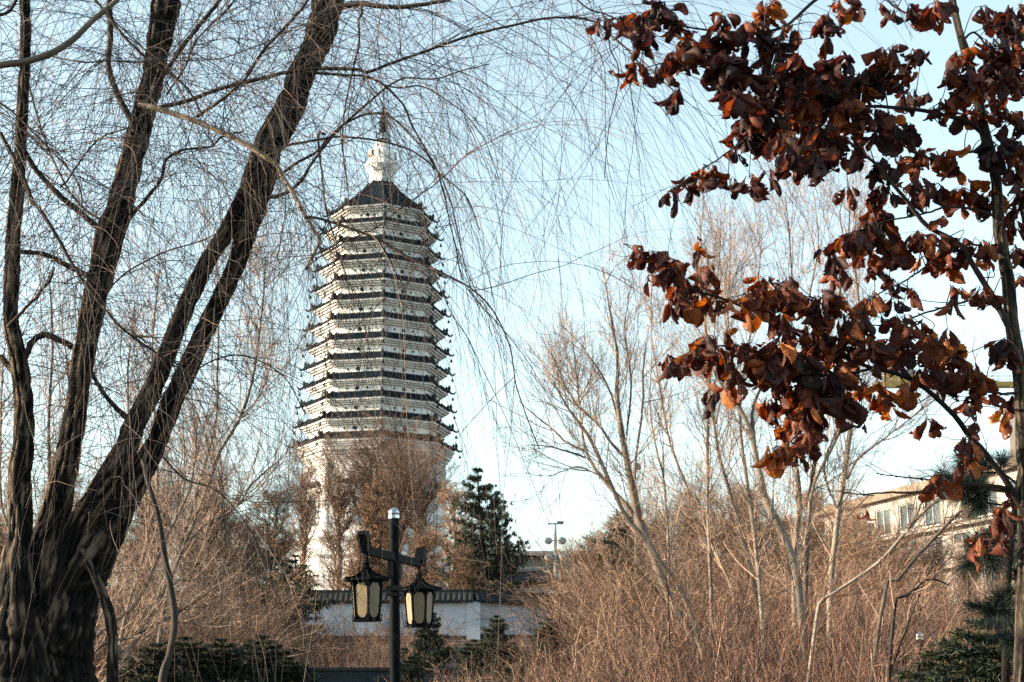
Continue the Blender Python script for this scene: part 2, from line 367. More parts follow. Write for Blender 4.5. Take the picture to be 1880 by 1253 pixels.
def mirror_geo(Rw, z, face, off, rad):
    g = Geo(); a = face * math.pi / 4 + math.pi / 8; nrm = dirv(a); tg = np.array([math.cos(a), math.sin(a)])
    c = nrm * (Rw * math.cos(math.pi / 8) + .001) + tg * off; n = 14
    v = []
    for r_, o in ((rad, 0.0), (rad, .05), (rad * .7, .07), (rad * .01, .09)):
        for k in range(n):
            t = k / n * 2 * math.pi; p = c + nrm * o + tg * r_ * math.cos(t); v.append((p[0], p[1], z + r_ * math.sin(t)))
    q = [(i * n + k, i * n + (k + 1) % n, (i + 1) * n + (k + 1) % n, (i + 1) * n + k) for i in range(3) for k in range(n)]
    g.add(v, q); return g
for i in range(13):
    ze, Re = ZE[i], RE[i]
    Rw = Re - 1.30 if i < 12 else Re - 1.45
    if i == 0: Rt, zt = 1.75, 70.4
    else: Rt, zt = RE[i - 1] - 1.22, ze + .93
    zb = ZE[i + 1] + .86 if i < 12 else 14
    st = bpy.data.objects.new('storey', None); COL.objects.link(st); st.parent = pag
    g = Geo()
    if i < 12:
        zc = ze - .16 - .68
        rings = [(Rw, zb), (Rw, zc)]
        nst = 3; ov = Re - .22 - Rw
        for s_ in range(nst):
            r_ = Rw + ov * ((s_ + 1) / nst) ** .9; z0 = zc + .68 * s_ / nst; z1 = zc + .68 * (s_ + .78) / nst
            rings += [(r_, z0), (r_, z1), (r_ - .05, z1 + .002), (r_ - .05, zc + .68 * (s_ + 1) / nst - .002)]
        wl = Geo(); wl.loft(rings[:2], 8, cap=(True, False)); wl.build('wall', M['plaster'], st)
        cg = Geo(); cg.loft(rings[1:] + [(Re - .3, ze - .01)], 8, cap=(False, True)); cg.build('cornice', M['cornice'], st)
        zm = (zb + zc) / 2 + .05; ap = Rw * math.cos(math.pi / 8)
        for f in (7, 0, 1, 6):
            for off, rad in ((-1.35, .15), (.0, .28), (1.35, .15)):
                mirror_geo(Rw, zm, f, off * Rw / 8.3, rad).build('mirror', M['bronze'], st)
    tile_roof(Re, ze, Rt, zt).build('eave_roof', M['tile'], st)
    for k in range(-3, 5):
        corner_ornament(k * math.pi / 4, Re, ze, Rt, zt).build('ridge_ornament', M['ornament'], st)
        bell(k * math.pi / 4, Re, ze).build('wind_bell', M['bronze'], st)
    pag_last = st
# ground storey: body, brackets, niches, plinth
Rw = 9.35
g = Geo(); g.loft([(Rw, 20.6), (Rw, 30.2)], 8, cap=(False, False)); g.build('body_wall', M['plaster'], pag)
g = Geo(); zc = 30.2
rings = [(Rw, zc)]
for s_ in range(9):
    r_ = Rw + (RE[12] - .2 - Rw) * ((s_ + 1) / 9) ** 1.2; z0 = zc + 2.3 * s_ / 9; rings += [(r_, z0), (r_, z0 + .16), (r_ - .09, z0 + .162), (r_ - .09, zc + 2.3 * (s_ + 1) / 9 - .002)]
g.loft(rings + [(RE[12] - .4, 32.7)], 8, cap=(False, True))
g.build('bracket_band', M['cornice'], pag)
g = Geo()
for f in range(8):
    a = f * math.pi / 4 + math.pi / 8; nrm = dirv(a); tg = np.array([math.cos(a), math.sin(a)]); rot = np.array([[tg[0], nrm[0], 0], [tg[1], nrm[1], 0], [0, 0, 1]])
    for t in np.linspace(-3.3, 3.3, 8):                        # bracket sets
        for h, wd, o in ((30.5, .5, .25), (30.9, .8, .5), (31.35, 1.0, .85)):
            c = nrm * (Rw * math.cos(math.pi / 8) + o * .5) + tg * t * (1 if o < .8 else 1.02); g.box((c[0], c[1], h), (wd * .8, o, .2), rot)
g.build('bracket_set', M['plaster'], pag)
for f in (7, 0, 1, 6):
    a = f * math.pi / 4 + math.pi / 8; nrm = dirv(a); tg = np.array([math.cos(a), math.sin(a)]); rot = np.array([[tg[0], nrm[0], 0], [tg[1], nrm[1], 0], [0, 0, 1]])
    ap = Rw * math.cos(math.pi / 8); g = Geo()
    def pt(u, z, o): p = nrm * (ap + o) + tg * u; return (p[0], p[1], z)
    n = 12; arc = [(1.1 * math.cos(t), 25 + 1.1 * math.sin(t)) for t in np.linspace(0, math.pi, n)]
    out = [(1.5 * math.cos(t), 25 + 1.5 * math.sin(t)) for t in np.linspace(0, math.pi, n)]
    inn = [(1.1, 22)] + arc + [(-1.1, 22)]; ou = [(1.5, 22)] + out + [(-1.5, 22)]; m_ = len(inn)
    g.add([pt(u, z, .22) for u, z in inn] + [pt(u, z, .22) for u, z in ou] + [pt(u, z, .01) for u, z in ou] + [pt(u, z, .01) for u, z in inn],
          [(b * m_ + k, b * m_ + k + 1, (b + 1) * m_ + k + 1, (b + 1) * m_ + k) for b in range(2) for k in range(m_ - 1)] + [(k, k + 1, 3 * m_ + k + 1, 3 * m_ + k) for k in range(m_ - 1)])
    nf = g.build('niche', M['cornice'], pag)
    g = Geo(); c = nrm * (ap + .15)
    for z0, z1, r0, r1 in ((22, 23, .95, .8), (23, 24.3, .75, .5), (24.35, 25.1, .3, .25)):
        g.loft([(r0 * .9, z0), (r0, z0 + .15), ((r0 + r1) / 2, (z0 + z1) / 2), (r1, z1 - .1), (r1 * .5, z1)], 12, centre=c)
    g.build('seated_figure', M['plaster'], nf)
    g = Geo(); c = nrm * (ap + .3); g.box((c[0], c[1], 27.1), (3.2, .6, .22), rot); c = nrm * (ap + .2); g.box((c[0], c[1], 27.4), (2.6, .4, .3), rot); g.build('canopy', M['ornament'], pag)
    for u in (-2.6, 2.6):
        g = Geo(); c = nrm * (ap + .06) + tg * u
        g.box((c[0], c[1], 24), (.9, .12, 2.6), rot); c = nrm * (ap + .14) + tg * u; g.box((c[0], c[1], 24.1), (.45, .12, 2.0), rot); g.build('relief_panel', M['cornice'], pag)
for k in range(8):
    g = Geo(); g.loft([(.38, 20.6), (.38, 30.1)], 8, centre=dirv(k * math.pi / 4) * (Rw - .15)); g.build('corner_pillar', M['plaster'], pag)
g = Geo(); g.loft([(12.6, TZ - .6), (12.6, TZ + .9), (11.9, TZ + .95), (11.9, TZ + 2.4), (11.4, TZ + 2.6), (10.4, TZ + 3.0), (10.4, TZ + 5.2), (10.9, TZ + 5.6), (10.9, TZ + 6.1), (10.1, TZ + 6.3), (9.9, TZ + 7.2), (10.6, TZ + 7.8), (10.6, TZ + 8.1), (9.6, 20.6), (9.3, 20.62)], 8)
g.build('plinth', M['cornice'], pag)
# finial
fin = Geo(); fin.loft([(1.75, 69.6), (1.75, 72.0), (1.9, 72.1), (2.4, 73.0), (2.45, 73.5), (2.05, 73.7), (1.7, 73.75)], 8)
for k in range(8):
    fin.loft([(.08, 72.4), (.26, 72.9), (.16, 73.5)], 6, centre=dirv(k * math.pi / 4 + .39) * 2.05)
fo = fin.build('finial_base', M['plaster'], pag)
g = Geo(); g.loft([(1.5, 73.7), (1.62, 73.95), (1.74, 74.0), (1.78, 74.8), (1.66, 75.2), (1.5, 75.25), (1.3, 75.7), (1.08, 75.8), (1.05, 76.75), (.9, 76.8)], 16); g.build('finial_bulb', M['plaster'], pag)
g = Geo()
for a in (-1.15, 1.5): g.box((*(dirv(a) * 1.86), 74.75), (.25, .9, 1.0), [[math.sin(a), math.cos(a), 0], [-math.cos(a), math.sin(a), 0], [0, 0, 1]])
g.build('bulb_niche', M['brick_red'], pag)
g = Geo(); g.loft([(1.0, 76.8), (1.15, 76.85), (1.15, 77.05), (.5, 77.1)], 16)
for k in range(10):
    a = k * math.pi / 5; pts = np.array([[math.sin(a) * r, -math.cos(a) * r, z] for r, z in ((.95, 77.05), (.85, 77.4), (.98, 77.7), (.7, 78.1), (.45, 78.5))]); g.tubes(pts, np.full(5, .05), 4)
for z, r_ in ((77.4, .86), (77.75, .95), (78.1, .7)):
    th = np.linspace(0, 2 * math.pi, 25); g.tubes(np.column_stack([r_ * np.cos(th), r_ * np.sin(th), np.full(25, z)]), np.full(25, .035), 4)
g.loft([(.12, 77), (.12, 84.4), (.05, 84.9)], 6)
def ball(g, r, z, c=(0, 0), n=14): g.loft([(max(.01, r * math.sin(t)), z - r * math.cos(t)) for t in np.linspace(0, math.pi, 9)], n, cap=(False, False), centre=c)
ball(g, .72, 79.0); ball(g, .55, 80.0); ball(g, .46, 80.8); g.loft([(.65, 79.75), (.7, 79.85), (.3, 79.9)], 12); ball(g, .36, 81.4); ball(g, .28, 81.95); ball(g, .16, 83.4)
g.build('spire', M['gilt'], pag)

# ------------------------------------------------------------------ street lamps
def lamp(loc, arm_rz, label, tilt=0, h=3.02):
    L = empty('street_lamp', label, 'street lamp', loc, 0)
    L.rotation_euler = (0, tilt, 0)
    mt = M['lamp_metal']
    g = Geo(); g.loft([(.11, -.15), (.11, .12), (.085, .16), (.075, .3), (.055, .36), (.049, h - .02), (.045, h)], 24); g.build('pole', mt, L)
    g = Geo(); g.loft([(.056, h - .035), (.056, h - .005), (.05, h)], 24); ball(g, .055, h + .015, n=24); g.build('cap_ball', M['chrome'], L)
    za = h - .415
    ca, sa = math.cos(arm_rz), math.sin(arm_rz); rot = np.array([[ca, -sa, 0], [sa, ca, 0], [0, 0, 1]])
    g = Geo(); g.box((0, 0, za), (1.62, .06, .075), rot)
    for s_ in (-1, 1):
        def q(u, z): return np.array([ca * u, sa * u, z])
        sl = R(58); bx = np.array([[math.cos(sl) * s_, 0, -math.sin(sl) * s_], [0, 1, 0], [math.sin(sl), 0, math.cos(sl)]]); bx = rot @ bx
        g.box(q(s_ * .86, za + .075), (.19, .10, .075), bx)
        g.box(q(s_ * .14, za - .1), (.035, .035, .16), rot); g.box(q(s_ * .10, za - .19), (.10, .03, .03), rot); g.box(q(s_ * .075, za - .27), (.02, .02, .16), rot)
    g.build('cross_arm', mt, L)
    g = Geo(); g.box((0, 0, za - .30), (.2, .1, .05), rot); g.box((0, 0, za - .36), (.17, .08, .03), rot); g.build('clamp', mt, L)
    for s_ in (-1, 1):
        c = (ca * .80 * s_, sa * .80 * s_); ph = R(12 + 20 * (s_ > 0))
        T = bpy.data.objects.new('lantern', None); COL.objects.link(T); T.parent = L; T.location = (c[0], c[1], za - .03)
        g = Geo()
        g.loft([(.016, -.07), (.016, .0)], 8)
        g.loft([(.035, -.155), (.05, -.143), (.055, -.127), (.03, -.11), (.032, -.10), (.046, -.088), (.042, -.072), (.016, -.055)], 12)
        g.build('hanger', mt, T)
        g = Geo(); Rr = .225
        prof = [(.035, -.145), (.055, -.165), (.10, -.195), (.15, -.218), (Rr, -.232), (Rr + .005, -.245), (.15, -.245), (.12, -.25)]
        g.loft(prof, 6, phase=ph, cap=(True, True))
        for k in range(6):
            a = ph + k * math.pi / 3
            pts = np.array([[math.sin(a) * r, -math.cos(a) * r, z + .006] for r, z in prof[:5]] + [[math.sin(a) * (Rr + .02), -math.cos(a) * (Rr + .02), -.226]]); g.tubes(pts, np.array([.006, .007, .008, .008, .009, .006]), 5)
            for j in (-1, 0, 1):
                b = a + math.pi / 6 + j * .24
                pts = np.array([[math.sin(b) * r * .9, -math.cos(b) * r * .9, z + .004] for r, z in prof[:5]]); g.tubes(pts, np.full(5, .004), 4)
        g.build('lantern_roof', mt, T)
        zt, zb_, rt, rb = -.25, -.60, .150, .122
        g = Geo()
        g.loft([(rt * .93, zt), (rb * .93, zb_)], 6, phase=ph)
        for k in range(6):
            a = ph + k * math.pi / 3; g.tubes(np.array([[math.sin(a) * rt, -math.cos(a) * rt, zt], [math.sin(a) * rb, -math.cos(a) * rb, zb_]]), np.array([.011, .009]), 6)
            a2 = a; g.tubes(np.array([[math.sin(a) * (rb + .022), -math.cos(a) * (rb + .022), zb_ - .012], [math.sin(a) * (rb + .024), -math.cos(a) * (rb + .024), zb_ + .055]]), np.array([.004, .004]), 5)
            p0 = np.array([math.sin(a) * (rb + .022), -math.cos(a) * (rb + .022), zb_]); b = a + math.pi / 3; p1 = np.array([math.sin(b) * (rb + .022), -math.cos(b) * (rb + .022), zb_]); g.tubes(np.array([p0, p1]), np.array([.004, .004]), 4)
        g.loft([(rb + .024, zb_ - .014), (rb + .024, zb_ - .004), (rb, zb_)], 6, phase=ph)
        g.build('lantern_frame', mt, T)
        for k in range(6):
            a = ph + k * math.pi / 3; b = a + math.pi / 3; m_ = (a + b) / 2; nrm = np.array([math.sin(m_), -math.cos(m_), 0]); tg = np.array([math.cos(m_), math.sin(m_), 0])
            def pp(u, t, o=.004):
                r_ = (rt * (1 - t) + rb * t); return nrm * (r_ * math.cos(math.pi / 6) * .965 + o) + tg * u * r_ * .5 * .80 + np.array([0, 0, zt + (zb_ - zt) * t])
            o_ = [(-.5, .06), (.5, .06), (.95, .17), (1, .5), (.95, .83), (.5, .94), (-.5, .94), (-.95, .83), (-1, .5), (-.95, .17)]
            g = Geo(); v = [pp(u, t) for u, t in o_] + [pp(0, .5)]; n_ = len(o_)
            v += [pp(u, t, -.004) for u, t in o_]
            g.add(v, [(k_, (k_ + 1) % n_, n_ + 1 + (k_ + 1) % n_, n_ + 1 + k_) for k_ in range(n_)], [(n_, (k_ + 1) % n_, k_) for k_ in range(n_)]); g.build('panel', M['lamp_panel'], T)
    return L
pl, pr_ = P(680, 1003, 13.24), P(775, 1030, 14.79)
pc = P(724, 1017, 14.0)
arm = math.atan2(pr_[1] - pl[1], pr_[0] - pl[0])
zt_ = P(722, 938, 14)[2]; g0 = float(G(pc[0], 14.))
lamp((pc[0] + .07, 14.0, g0), arm, 'black two lantern garden lamp with a chrome ball top, nearest the camera', tilt=R(-1.6), h=zt_ - g0 - .04)
p2 = P(1688, 1170, 21.); lamp((p2[0], 21., float(G(p2[0], 21.))), arm + .3, 'black garden lamp half hidden in the red-brown thicket at lower right', h=p2[2] - float(G(p2[0], 21.)))

# ------------------------------------------------------------------ foreground willow
wil = empty('willow_tree', 'huge multi-stemmed willow with furrowed bark and hanging bare twigs at left', 'tree', (P(90, 1400, 10)[0], 10, 0))
OX = np.array([P(90, 1400, 10)[0], 10, 0.])
def trace(pts, d0, d1=None):
    """rows (px,py,width px) -> x,y,z,r relative to the willow's base; depth runs d0..d1"""
    d1 = d0 if d1 is None else d1; o = []
    n = len(pts)
    for i, (x, y, w_) in enumerate(pts):
        d = d0 + (d1 - d0) * i / (n - 1); o.append([*(P(x, y, d) - OX), w_ / 2 / F * d])
    return np.array(o)
trunks = [
 ([(40, 1660, 210), (34, 1400, 150), (33, 1253, 120), (30, 1120, 85), (30, 1045, 62), (38, 958, 48), (36, 872, 45), (43, 819, 41), (44, 735, 38), (32, 651, 36), (20, 585, 34), (22, 500, 31), (25, 417, 29), (30, 369, 29), (38, 268, 26), (43, 168, 24), (47, 67, 23), (45, 0, 22), (42, -80, 20)], 9.7, 9.9),
 ([(60, 1660, 230), (64, 1400, 180), (62, 1253, 150), (68, 1120, 110), (79, 1027, 80), (100, 958, 62), (114, 889, 52), (131, 802, 48), (141, 735, 44), (151, 668, 44), (164, 601, 46), (178, 534, 52), (194, 467, 58), (204, 417, 62), (218, 385, 56), (235, 318, 51), (248, 268, 50), (265, 201, 49), (282, 134, 50), (293, 67, 56), (305, 0, 63), (312, -80, 66)], 9.9, 10.1),
 ([(70, 1660, 160), (72, 1400, 130), (80, 1250, 110), (96, 1120, 85), (120, 1020, 58), (149, 958, 48), (180, 906, 48), (214, 855, 49), (235, 812, 47), (251, 769, 44), (278, 718, 42), (302, 661, 38), (328, 594, 36), (355, 534, 35), (379, 484, 34), (412, 433, 34), (434, 390, 34), (455, 345, 30), (474, 300, 22)], 9.9, 10.0),
 ([(100, 1660, 260), (98, 1400, 210), (90, 1253, 170), (106, 1165, 138), (131, 1096, 112), (166, 1027, 90), (204, 965, 74), (235, 906, 60), (270, 848, 50), (288, 812, 46), (305, 769, 43), (325, 718, 41), (349, 668, 39), (372, 618, 38), (399, 561, 37), (429, 500, 37), (448, 443, 44), (464, 380, 62), (478, 325, 66), (494, 268, 64), (531, 201, 61), (557, 131, 58), (588, 67, 62), (603, 0, 70), (622, -80, 70)], 10.0, 10.1)]
main_q = []
for i, (t, d0, d1) in enumerate(trunks):
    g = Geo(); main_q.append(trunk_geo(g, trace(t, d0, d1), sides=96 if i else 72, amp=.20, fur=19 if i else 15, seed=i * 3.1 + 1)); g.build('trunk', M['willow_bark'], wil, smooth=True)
low = [([(128, 1165, 26), (142, 1205, 20), (155, 1250, 20), (150, 1400, 24), (150, 1660, 28)], 9.8), ([(140, 990, 24), (160, 1030, 19), (173, 1055, 16), (192, 1100, 19), (204, 1148, 20), (207, 1252, 23), (205, 1400, 26), (205, 1660, 30)], 9.5),
       ([(262, 845, 8), (268, 872, 8), (276, 900, 9), (292, 955, 11), (303, 1027, 13), (313, 1079, 14), (320, 1140, 14), (312, 1200, 14), (298, 1252, 16), (290, 1400, 18), (285, 1660, 24)], 9.3)]
for i, (t, d) in enumerate(low):
    g = Geo(); trunk_geo(g, trace(t, d + .45, d), sides=28, amp=.12, fur=9, seed=i + 20); g.build('side_stem', M['willow_bark'] if i < 2 else M['willow_limb'], wil, smooth=True)
# limbs: (points, width start, width end, depth0, depth1, twig weight)
limbs = [
 ([(255, 192), (310, 205), (360, 222), (420, 248), (480, 283), (505, 300), (517, 322), (534, 352), (561, 399), (574, 419), (585, 440), (566, 480), (562, 492)], 12, 6, 9.6, 9.3, .6),
 ([(561, 400), (588, 403), (640, 420), (702, 446), (740, 470), (790, 492), (860, 530), (905, 575), (935, 640), (950, 720), (990, 830)], 6, 2, 9.3, 9.0, 1.6),
 ([(290, 198), (340, 186), (402, 164), (479, 144), (520, 134), (581, 126), (655, 127), (671, 132), (725, 112), (772, 97), (856, 67), (960, 42), (1014, 34), (1081, 40), (1114, 64), (1161, 110), (1180, 160)], 9, 3, 9.8, 9.2, 1.3),
 ([(560, 133), (620, 138), (671, 142), (705, 157), (742, 194), (760, 235), (790, 290), (805, 318), (820, 370), (829, 419), (850, 520)], 6, 2, 9.6, 9.5, 1.8),
 ([(361, 215), (412, 178), (449, 144), (479, 100), (520, 50), (560, 0), (580, -50)], 6, 6, 9.6, 9.3, .8),
 ([(174, 0), (218, 54), (261, 100), (288, 121), (330, 150), (355, 181), (372, 214)], 6, 4, 9.3, 9.4, .8),
 ([(420, -30), (402, 0), (355, 57), (322, 97), (292, 144), (265, 188)], 8, 10, 9.4, 9.6, .7),
 ([(96, 104), (151, 114), (201, 109), (302, 109), (402, 104), (479, 77), (560, 40)], 3.5, 2, 6.6, 6.2, .5),
 ([(196, -30), (201, 20), (204, 67), (201, 127), (215, 174), (235, 215), (250, 250)], 11, 13, 10.0, 10.0, .5),
 ([(38, 262), (50, 285), (74, 322), (114, 362), (161, 402), (188, 425)], 9, 12, 9.9, 10.1, 1.),
 ([(215, 430), (241, 396), (268, 365), (295, 329), (305, 295), (335, 275), (386, 268), (409, 248), (450, 238)], 9, 3, 10.1, 9.9, 1.),
 ([(110, 345), (127, 329), (160, 285), (185, 258), (228, 241), (250, 236)], 4, 3, 9.8, 9.8, 1.),
 ([(60, 370), (84, 400), (117, 454), (151, 511), (188, 561), (228, 608), (285, 648), (332, 675), (360, 700)], 8, 3, 9.4, 9.3, 1.2),
 ([(30, 462), (74, 464), (104, 476), (127, 488), (168, 511)], 9, 11, 9.8, 10.0, .8),
 ([(13, 601), (57, 554), (91, 511), (97, 492)], 7, 5, 9.7, 9.6, .8),
 ([(42, 668), (50, 645), (60, 627), (84, 616), (114, 626), (134, 634)], 13, 11, 9.8, 9.8, .4),
 ([(160, 672), (188, 718), (215, 749), (245, 775)], 7, 10, 10.0, 10.0, .6),
 ([(0, 655), (14, 672), (30, 690)], 10, 15, 9.9, 9.9, .1),
 ([(572, 48), (600, 22), (635, 13), (661, 8), (690, 12), (738, 15), (780, 10), (822, 2), (880, -20)], 14, 6, 9.9, 9.5, 1.3),
 ([(663, 10), (665, 25), (658, 40), (660, 84), (652, 120), (641, 168), (632, 215), (630, 268), (640, 350)], 6, 2, 9.7, 9.5, 1.4),
 ([(484, 364), (510, 360), (531, 352), (555, 330), (568, 308), (594, 275), (635, 228), (668, 198), (702, 168), (722, 154), (748, 144), (800, 146), (850, 130), (900, 118)], 8, 2, 9.9, 9.4, 1.5),
 ([(490, 278), (530, 266), (554, 261), (588, 255), (621, 250), (688, 256), (738, 268), (772, 285), (809, 318), (856, 359), (880, 420)], 6, 2, 9.8, 9.3, 1.6),
 ([(505, 330), (545, 300), (581, 280), (620, 240), (661, 214), (698, 208), (722, 218), (755, 248), (789, 288), (822, 352), (840, 420), (856, 500)], 6, 2, 9.8, 9.4, 1.6),
 ([(705, 156), (735, 163), (775, 160), (815, 185), (850, 210), (890, 260), (915, 330)], 4, 1.6, 9.5, 9.2, 1.8),
 ([(560, 495), (590, 470), (640, 440), (688, 419), (740, 380), (805, 332), (849, 292), (890, 268), (940, 240)], 3, 2, 9.3, 9.1, 1.2),
 ([(598, 248), (585, 245), (588, 285), (594, 345), (602, 400), (612, 430)], 5, 3, 9.7, 9.6, .9),
 ([(1116, 66), (1122, 95), (1135, 127), (1131, 174), (1118, 241), (1112, 330)], 3.2, 1.6, 9.3, 9.3, 1.6),
 ([(1040, -20), (1075, 15), (1120, 30), (1150, 60), (1170, 120)], 3.4, 2, 9.2, 9.2, 1.6),
 ([(700, -20), (780, -50), (900, -60), (1000, -30), (1040, -15)], 6, 3.5, 9.6, 9.2, 1.2),
 ([(0, 245), (30, 300), (60, 372)], 8, 8, 9.5, 9.4, 1.),
 ([(-60, 200), (0, 190), (50, 230), (100, 280), (140, 330), (150, 372)], 4, 3, 9.2, 9.2, 1.),
 ([(-40, 20), (10, 25), (40, -10), (80, -60)], 8, 5, 9.5, 9.6, 1.),
 ([(305, 175), (340, 120), (360, 70), (420, 10), (460, -50)], 4, 3, 10.4, 10.6, 1.),
 ([(312, -80), (380, -120), (520, -130), (680, -110), (800, -90), (930, -70), (1050, -60), (1180, -80)], 16, 4, 9.9, 9.4, 1.5),
 ([(42, -80), (120, -120), (250, -110), (400, -90), (520, -60)], 12, 4, 10.2, 10.6, 1.6),
 ([(30, -80), (-60, -140), (-100, -100)], 10, 4, 9.8, 9.6, 1.2),
 ([(205, 415), (150, 380), (100, 300), (60, 180), (40, 60)], 5, 3, 10.4, 10.8, 1.6),
 ([(160, 600), (210, 520), (290, 470), (380, 440), (430, 410)], 4, 2, 10.3, 10.6, 1.),
 ([(250, 770), (330, 700), (400, 660), (455, 655), (520, 690), (560, 760)], 4, 2, 10.2, 10.4, 1.1),
 ([(300, 840), (340, 880), (400, 900), (450, 960), (480, 1030)], 4, 2, 9.8, 9.6, 1.1),
]
NS = 26; LP, LR, LW = [], [], []
for pts, w0, w1, d0, d1, tw in limbs:
    n = len(pts); t = trace([(x, y, w0 + (w1 - w0) * i / (n - 1)) for i, (x, y) in enumerate(pts)], d0, d1)
    q = spline(t, NS); LP.append(q[:, :3]); LR.append(q[:, 3]); LW.append(tw * (.36 if pts[-1][0] > 640 and pts[0][1] > -60 else 1.) * (.22 if pts[0][1] < -75 and pts[-1][0] > 900 else 1.))
    g = Geo(); q2 = spline(t, 90); q2[:, :3] += np.cumsum(rng.normal(size=(90, 3)), 0) * .0011; q2[:, 3] *= 1 + .12 * (vn(np.zeros(90), np.arange(90) * .8 + n, 64) - .5)
    g.tubes(q2[:, :3], q2[:, 3], 10)
    if w0 == 12 and w1 == 6: m_ = M['sunlit_limb']
    else: m_ = M['willow_limb']
    g.build('branch', m_, wil, smooth=True)
LP = np.array(LP); LR = np.array(LR); LW = np.array(LW)
# secondary limbs and hanging whips
cr = Geo()
P1, R1 = spawn(LP, LR, 145, ang=(.7, .3), length=1.5, taper_len=.2, nseg=14, wig=.09, bend=(0, 0, -.16), rmax=.6, rcap=.0045, rtip=.0012, wts=LW)
cr.tubes(P1, R1, 4)
P2, R2 = spawn(LP, LR, 320, ang=(1.0, .5), length=1.9, taper_len=.1, lvar=.6, nseg=18, wig=.065, bend=(0, 0, -.34), rmax=.5, rcap=.0026, rtip=.0007, wts=LW)
cr.tubes(P2, R2, 3)
P3, R3 = spawn(P1, R1, 500, ang=(.7, .35), length=1.35, taper_len=.1, lvar=.6, nseg=16, wig=.065, bend=(0, 0, -.30), rmax=.6, rcap=.0020, rtip=.0006)
cr.tubes(P3, R3, 3)
P4, R4 = spawn(np.concatenate([P3[:, ::2][:, :9], P2[:, ::2][:, :9]]), np.concatenate([R3[:, ::2][:, :9], R2[:, ::2][:, :9]]), 2100, ang=(.5, .25), length=.5, lvar=.6, nseg=7, wig=.07, bend=(0, 0, -.14), rmax=.8, rcap=.0013, rtip=.0006)
cr.tubes(P4, R4, 3)
# whips straight off the big stems at left, falling in front of the bark
MQ = np.array([spline(q, 26) for q in main_q]); P5, R5 = spawn(MQ[:, :, :3], MQ[:, :, 3], 620, t0=.35, ang=(1.3, .4), length=1.5, taper_len=.1, lvar=.6, nseg=16, wig=.08, bend=(0, 0, -.34), rmax=.3, rcap=.0030, rtip=.0009)
cr.tubes(P5, R5, 3)
# long curtains hanging from the limbs over the left part
sel = np.array([i for i, l in enumerate(limbs) if l[0][0][0] < 420 and l[0][0][1] < 480])
P6, R6 = spawn(LP[sel], LR[sel], 620, ang=(1.2, .5), length=2.3, taper_len=0, lvar=.5, nseg=18, wig=.085, bend=(0, 0, -.5), rmax=.6, rcap=.0028, rtip=.0009)
cr.tubes(P6, R6, 3)
P7, R7 = spawn(P6[:, ::2][:, :9], R6[:, ::2][:, :9], 1900, ang=(.6, .3), length=.4, lvar=.6, nseg=5, wig=.12, bend=(0, 0, -.08), rmax=.8, rcap=.0016, rtip=.0007)
cr.tubes(P7, R7, 3)
selb = np.array([i for i, l in enumerate(limbs) if l[0][0][0] < 700 and l[0][0][1] < 620])
P8, R8 = spawn(LP[selb], LR[selb], 260, ang=(1.3, .5), length=3.2, taper_len=0, lvar=.45, nseg=24, wig=.05, bend=(0, 0, -.9), rmax=.6, rcap=.0026, rtip=.0008)
cr.tubes(P8, R8, 3)
P9, R9 = spawn(P8[:, 4:14], R8[:, 4:14], 900, ang=(.4, .2), length=.7, lvar=.6, nseg=8, wig=.07, bend=(0, 0, -.3), rmax=.8, rcap=.0014, rtip=.0006)
cr.tubes(P9, R9, 3)
cr.build('crown', M['willow_twig'], wil)

# near limb of a second willow standing off to the left
w2p = P(-420, 1500, 6.4); W2 = np.array([w2p[0], 6.4, 0.])
w2 = empty('willow_tree', 'second willow off to the left, its thick near limb crossing the top left corner', 'tree', tuple(W2))
def tr2(pts, d0, d1):
    return np.array([[*(P(x, y, d0 + (d1 - d0) * i / (len(pts) - 1)) - W2), w_ / 2 / F * (d0 + (d1 - d0) * i / (len(pts) - 1))] for i, (x, y, w_) in enumerate(pts)])
g = Geo(); trunk_geo(g, tr2([(-420, 2000, 140), (-420, 1200, 110), (-400, 600, 90), (-380, 100, 80), (-370, -300, 70)], 6.4, 6.4), sides=40, seed=50); g.build('trunk', M['willow_bark'], w2, smooth=True)
nq = tr2([(-385, 190, 40), (-260, 165, 24), (-120, 140, 18), (0, 120, 15), (44, 114, 14.5), (94, 98, 14), (134, 73, 13), (168, 40, 11.5), (215, 0, 10.5), (260, -50, 9), (330, -120, 6)], 6.4, 6.6)
g = Geo(); trunk_geo(g, nq, sides=24, amp=.05, fur=7, seed=51); g.build('branch', M['cut_limb'], w2, smooth=True)
q = spline(nq, 26); g = Geo(); Pn, Rn = spawn(q[None, :, :3], q[None, :, 3], 26, t0=.2, ang=(1., .4), length=.6, nseg=12, wig=.1, bend=(0, 0, -.25), rcap=.002, rtip=.0007); g.tubes(Pn, Rn, 3); g.build('crown', M['willow_twig'], w2)

# ------------------------------------------------------------------ oak at the right
OK = np.array([P(1874, 1400, 7.4)[0], 7.4, 0.])
oak = empty('oak_tree', 'slender oak at the right edge still holding clusters of curled rusty leaves', 'tree', tuple(OK))
def tro(pts, d0, d1=None):
    d1 = d1 or d0; n = len(pts)
    return np.array([[*(P(x, y, d0 + (d1 - d0) * i / (n - 1)) - OK), w_ / 2 / F * (d0 + (d1 - d0) * i / (n - 1))] for i, (x, y, w_) in enumerate(pts)])
ot = [(1874, 2000, 44), (1874, 1500, 38), (1876, 1253, 32), (1879, 1100, 30), (1882, 950, 28), (1878, 800, 28), (1870, 672, 27), (1857, 590, 29), (1851, 520, 26), (1844, 480, 24), (1834, 416, 25), (1830, 352, 22), (1824, 302, 22), (1808, 245, 22), (1792, 168, 20), (1772, 94, 19), (1762, 60, 17), (1748, 0, 16), (1735, -80, 14), (1728, -200, 10)]
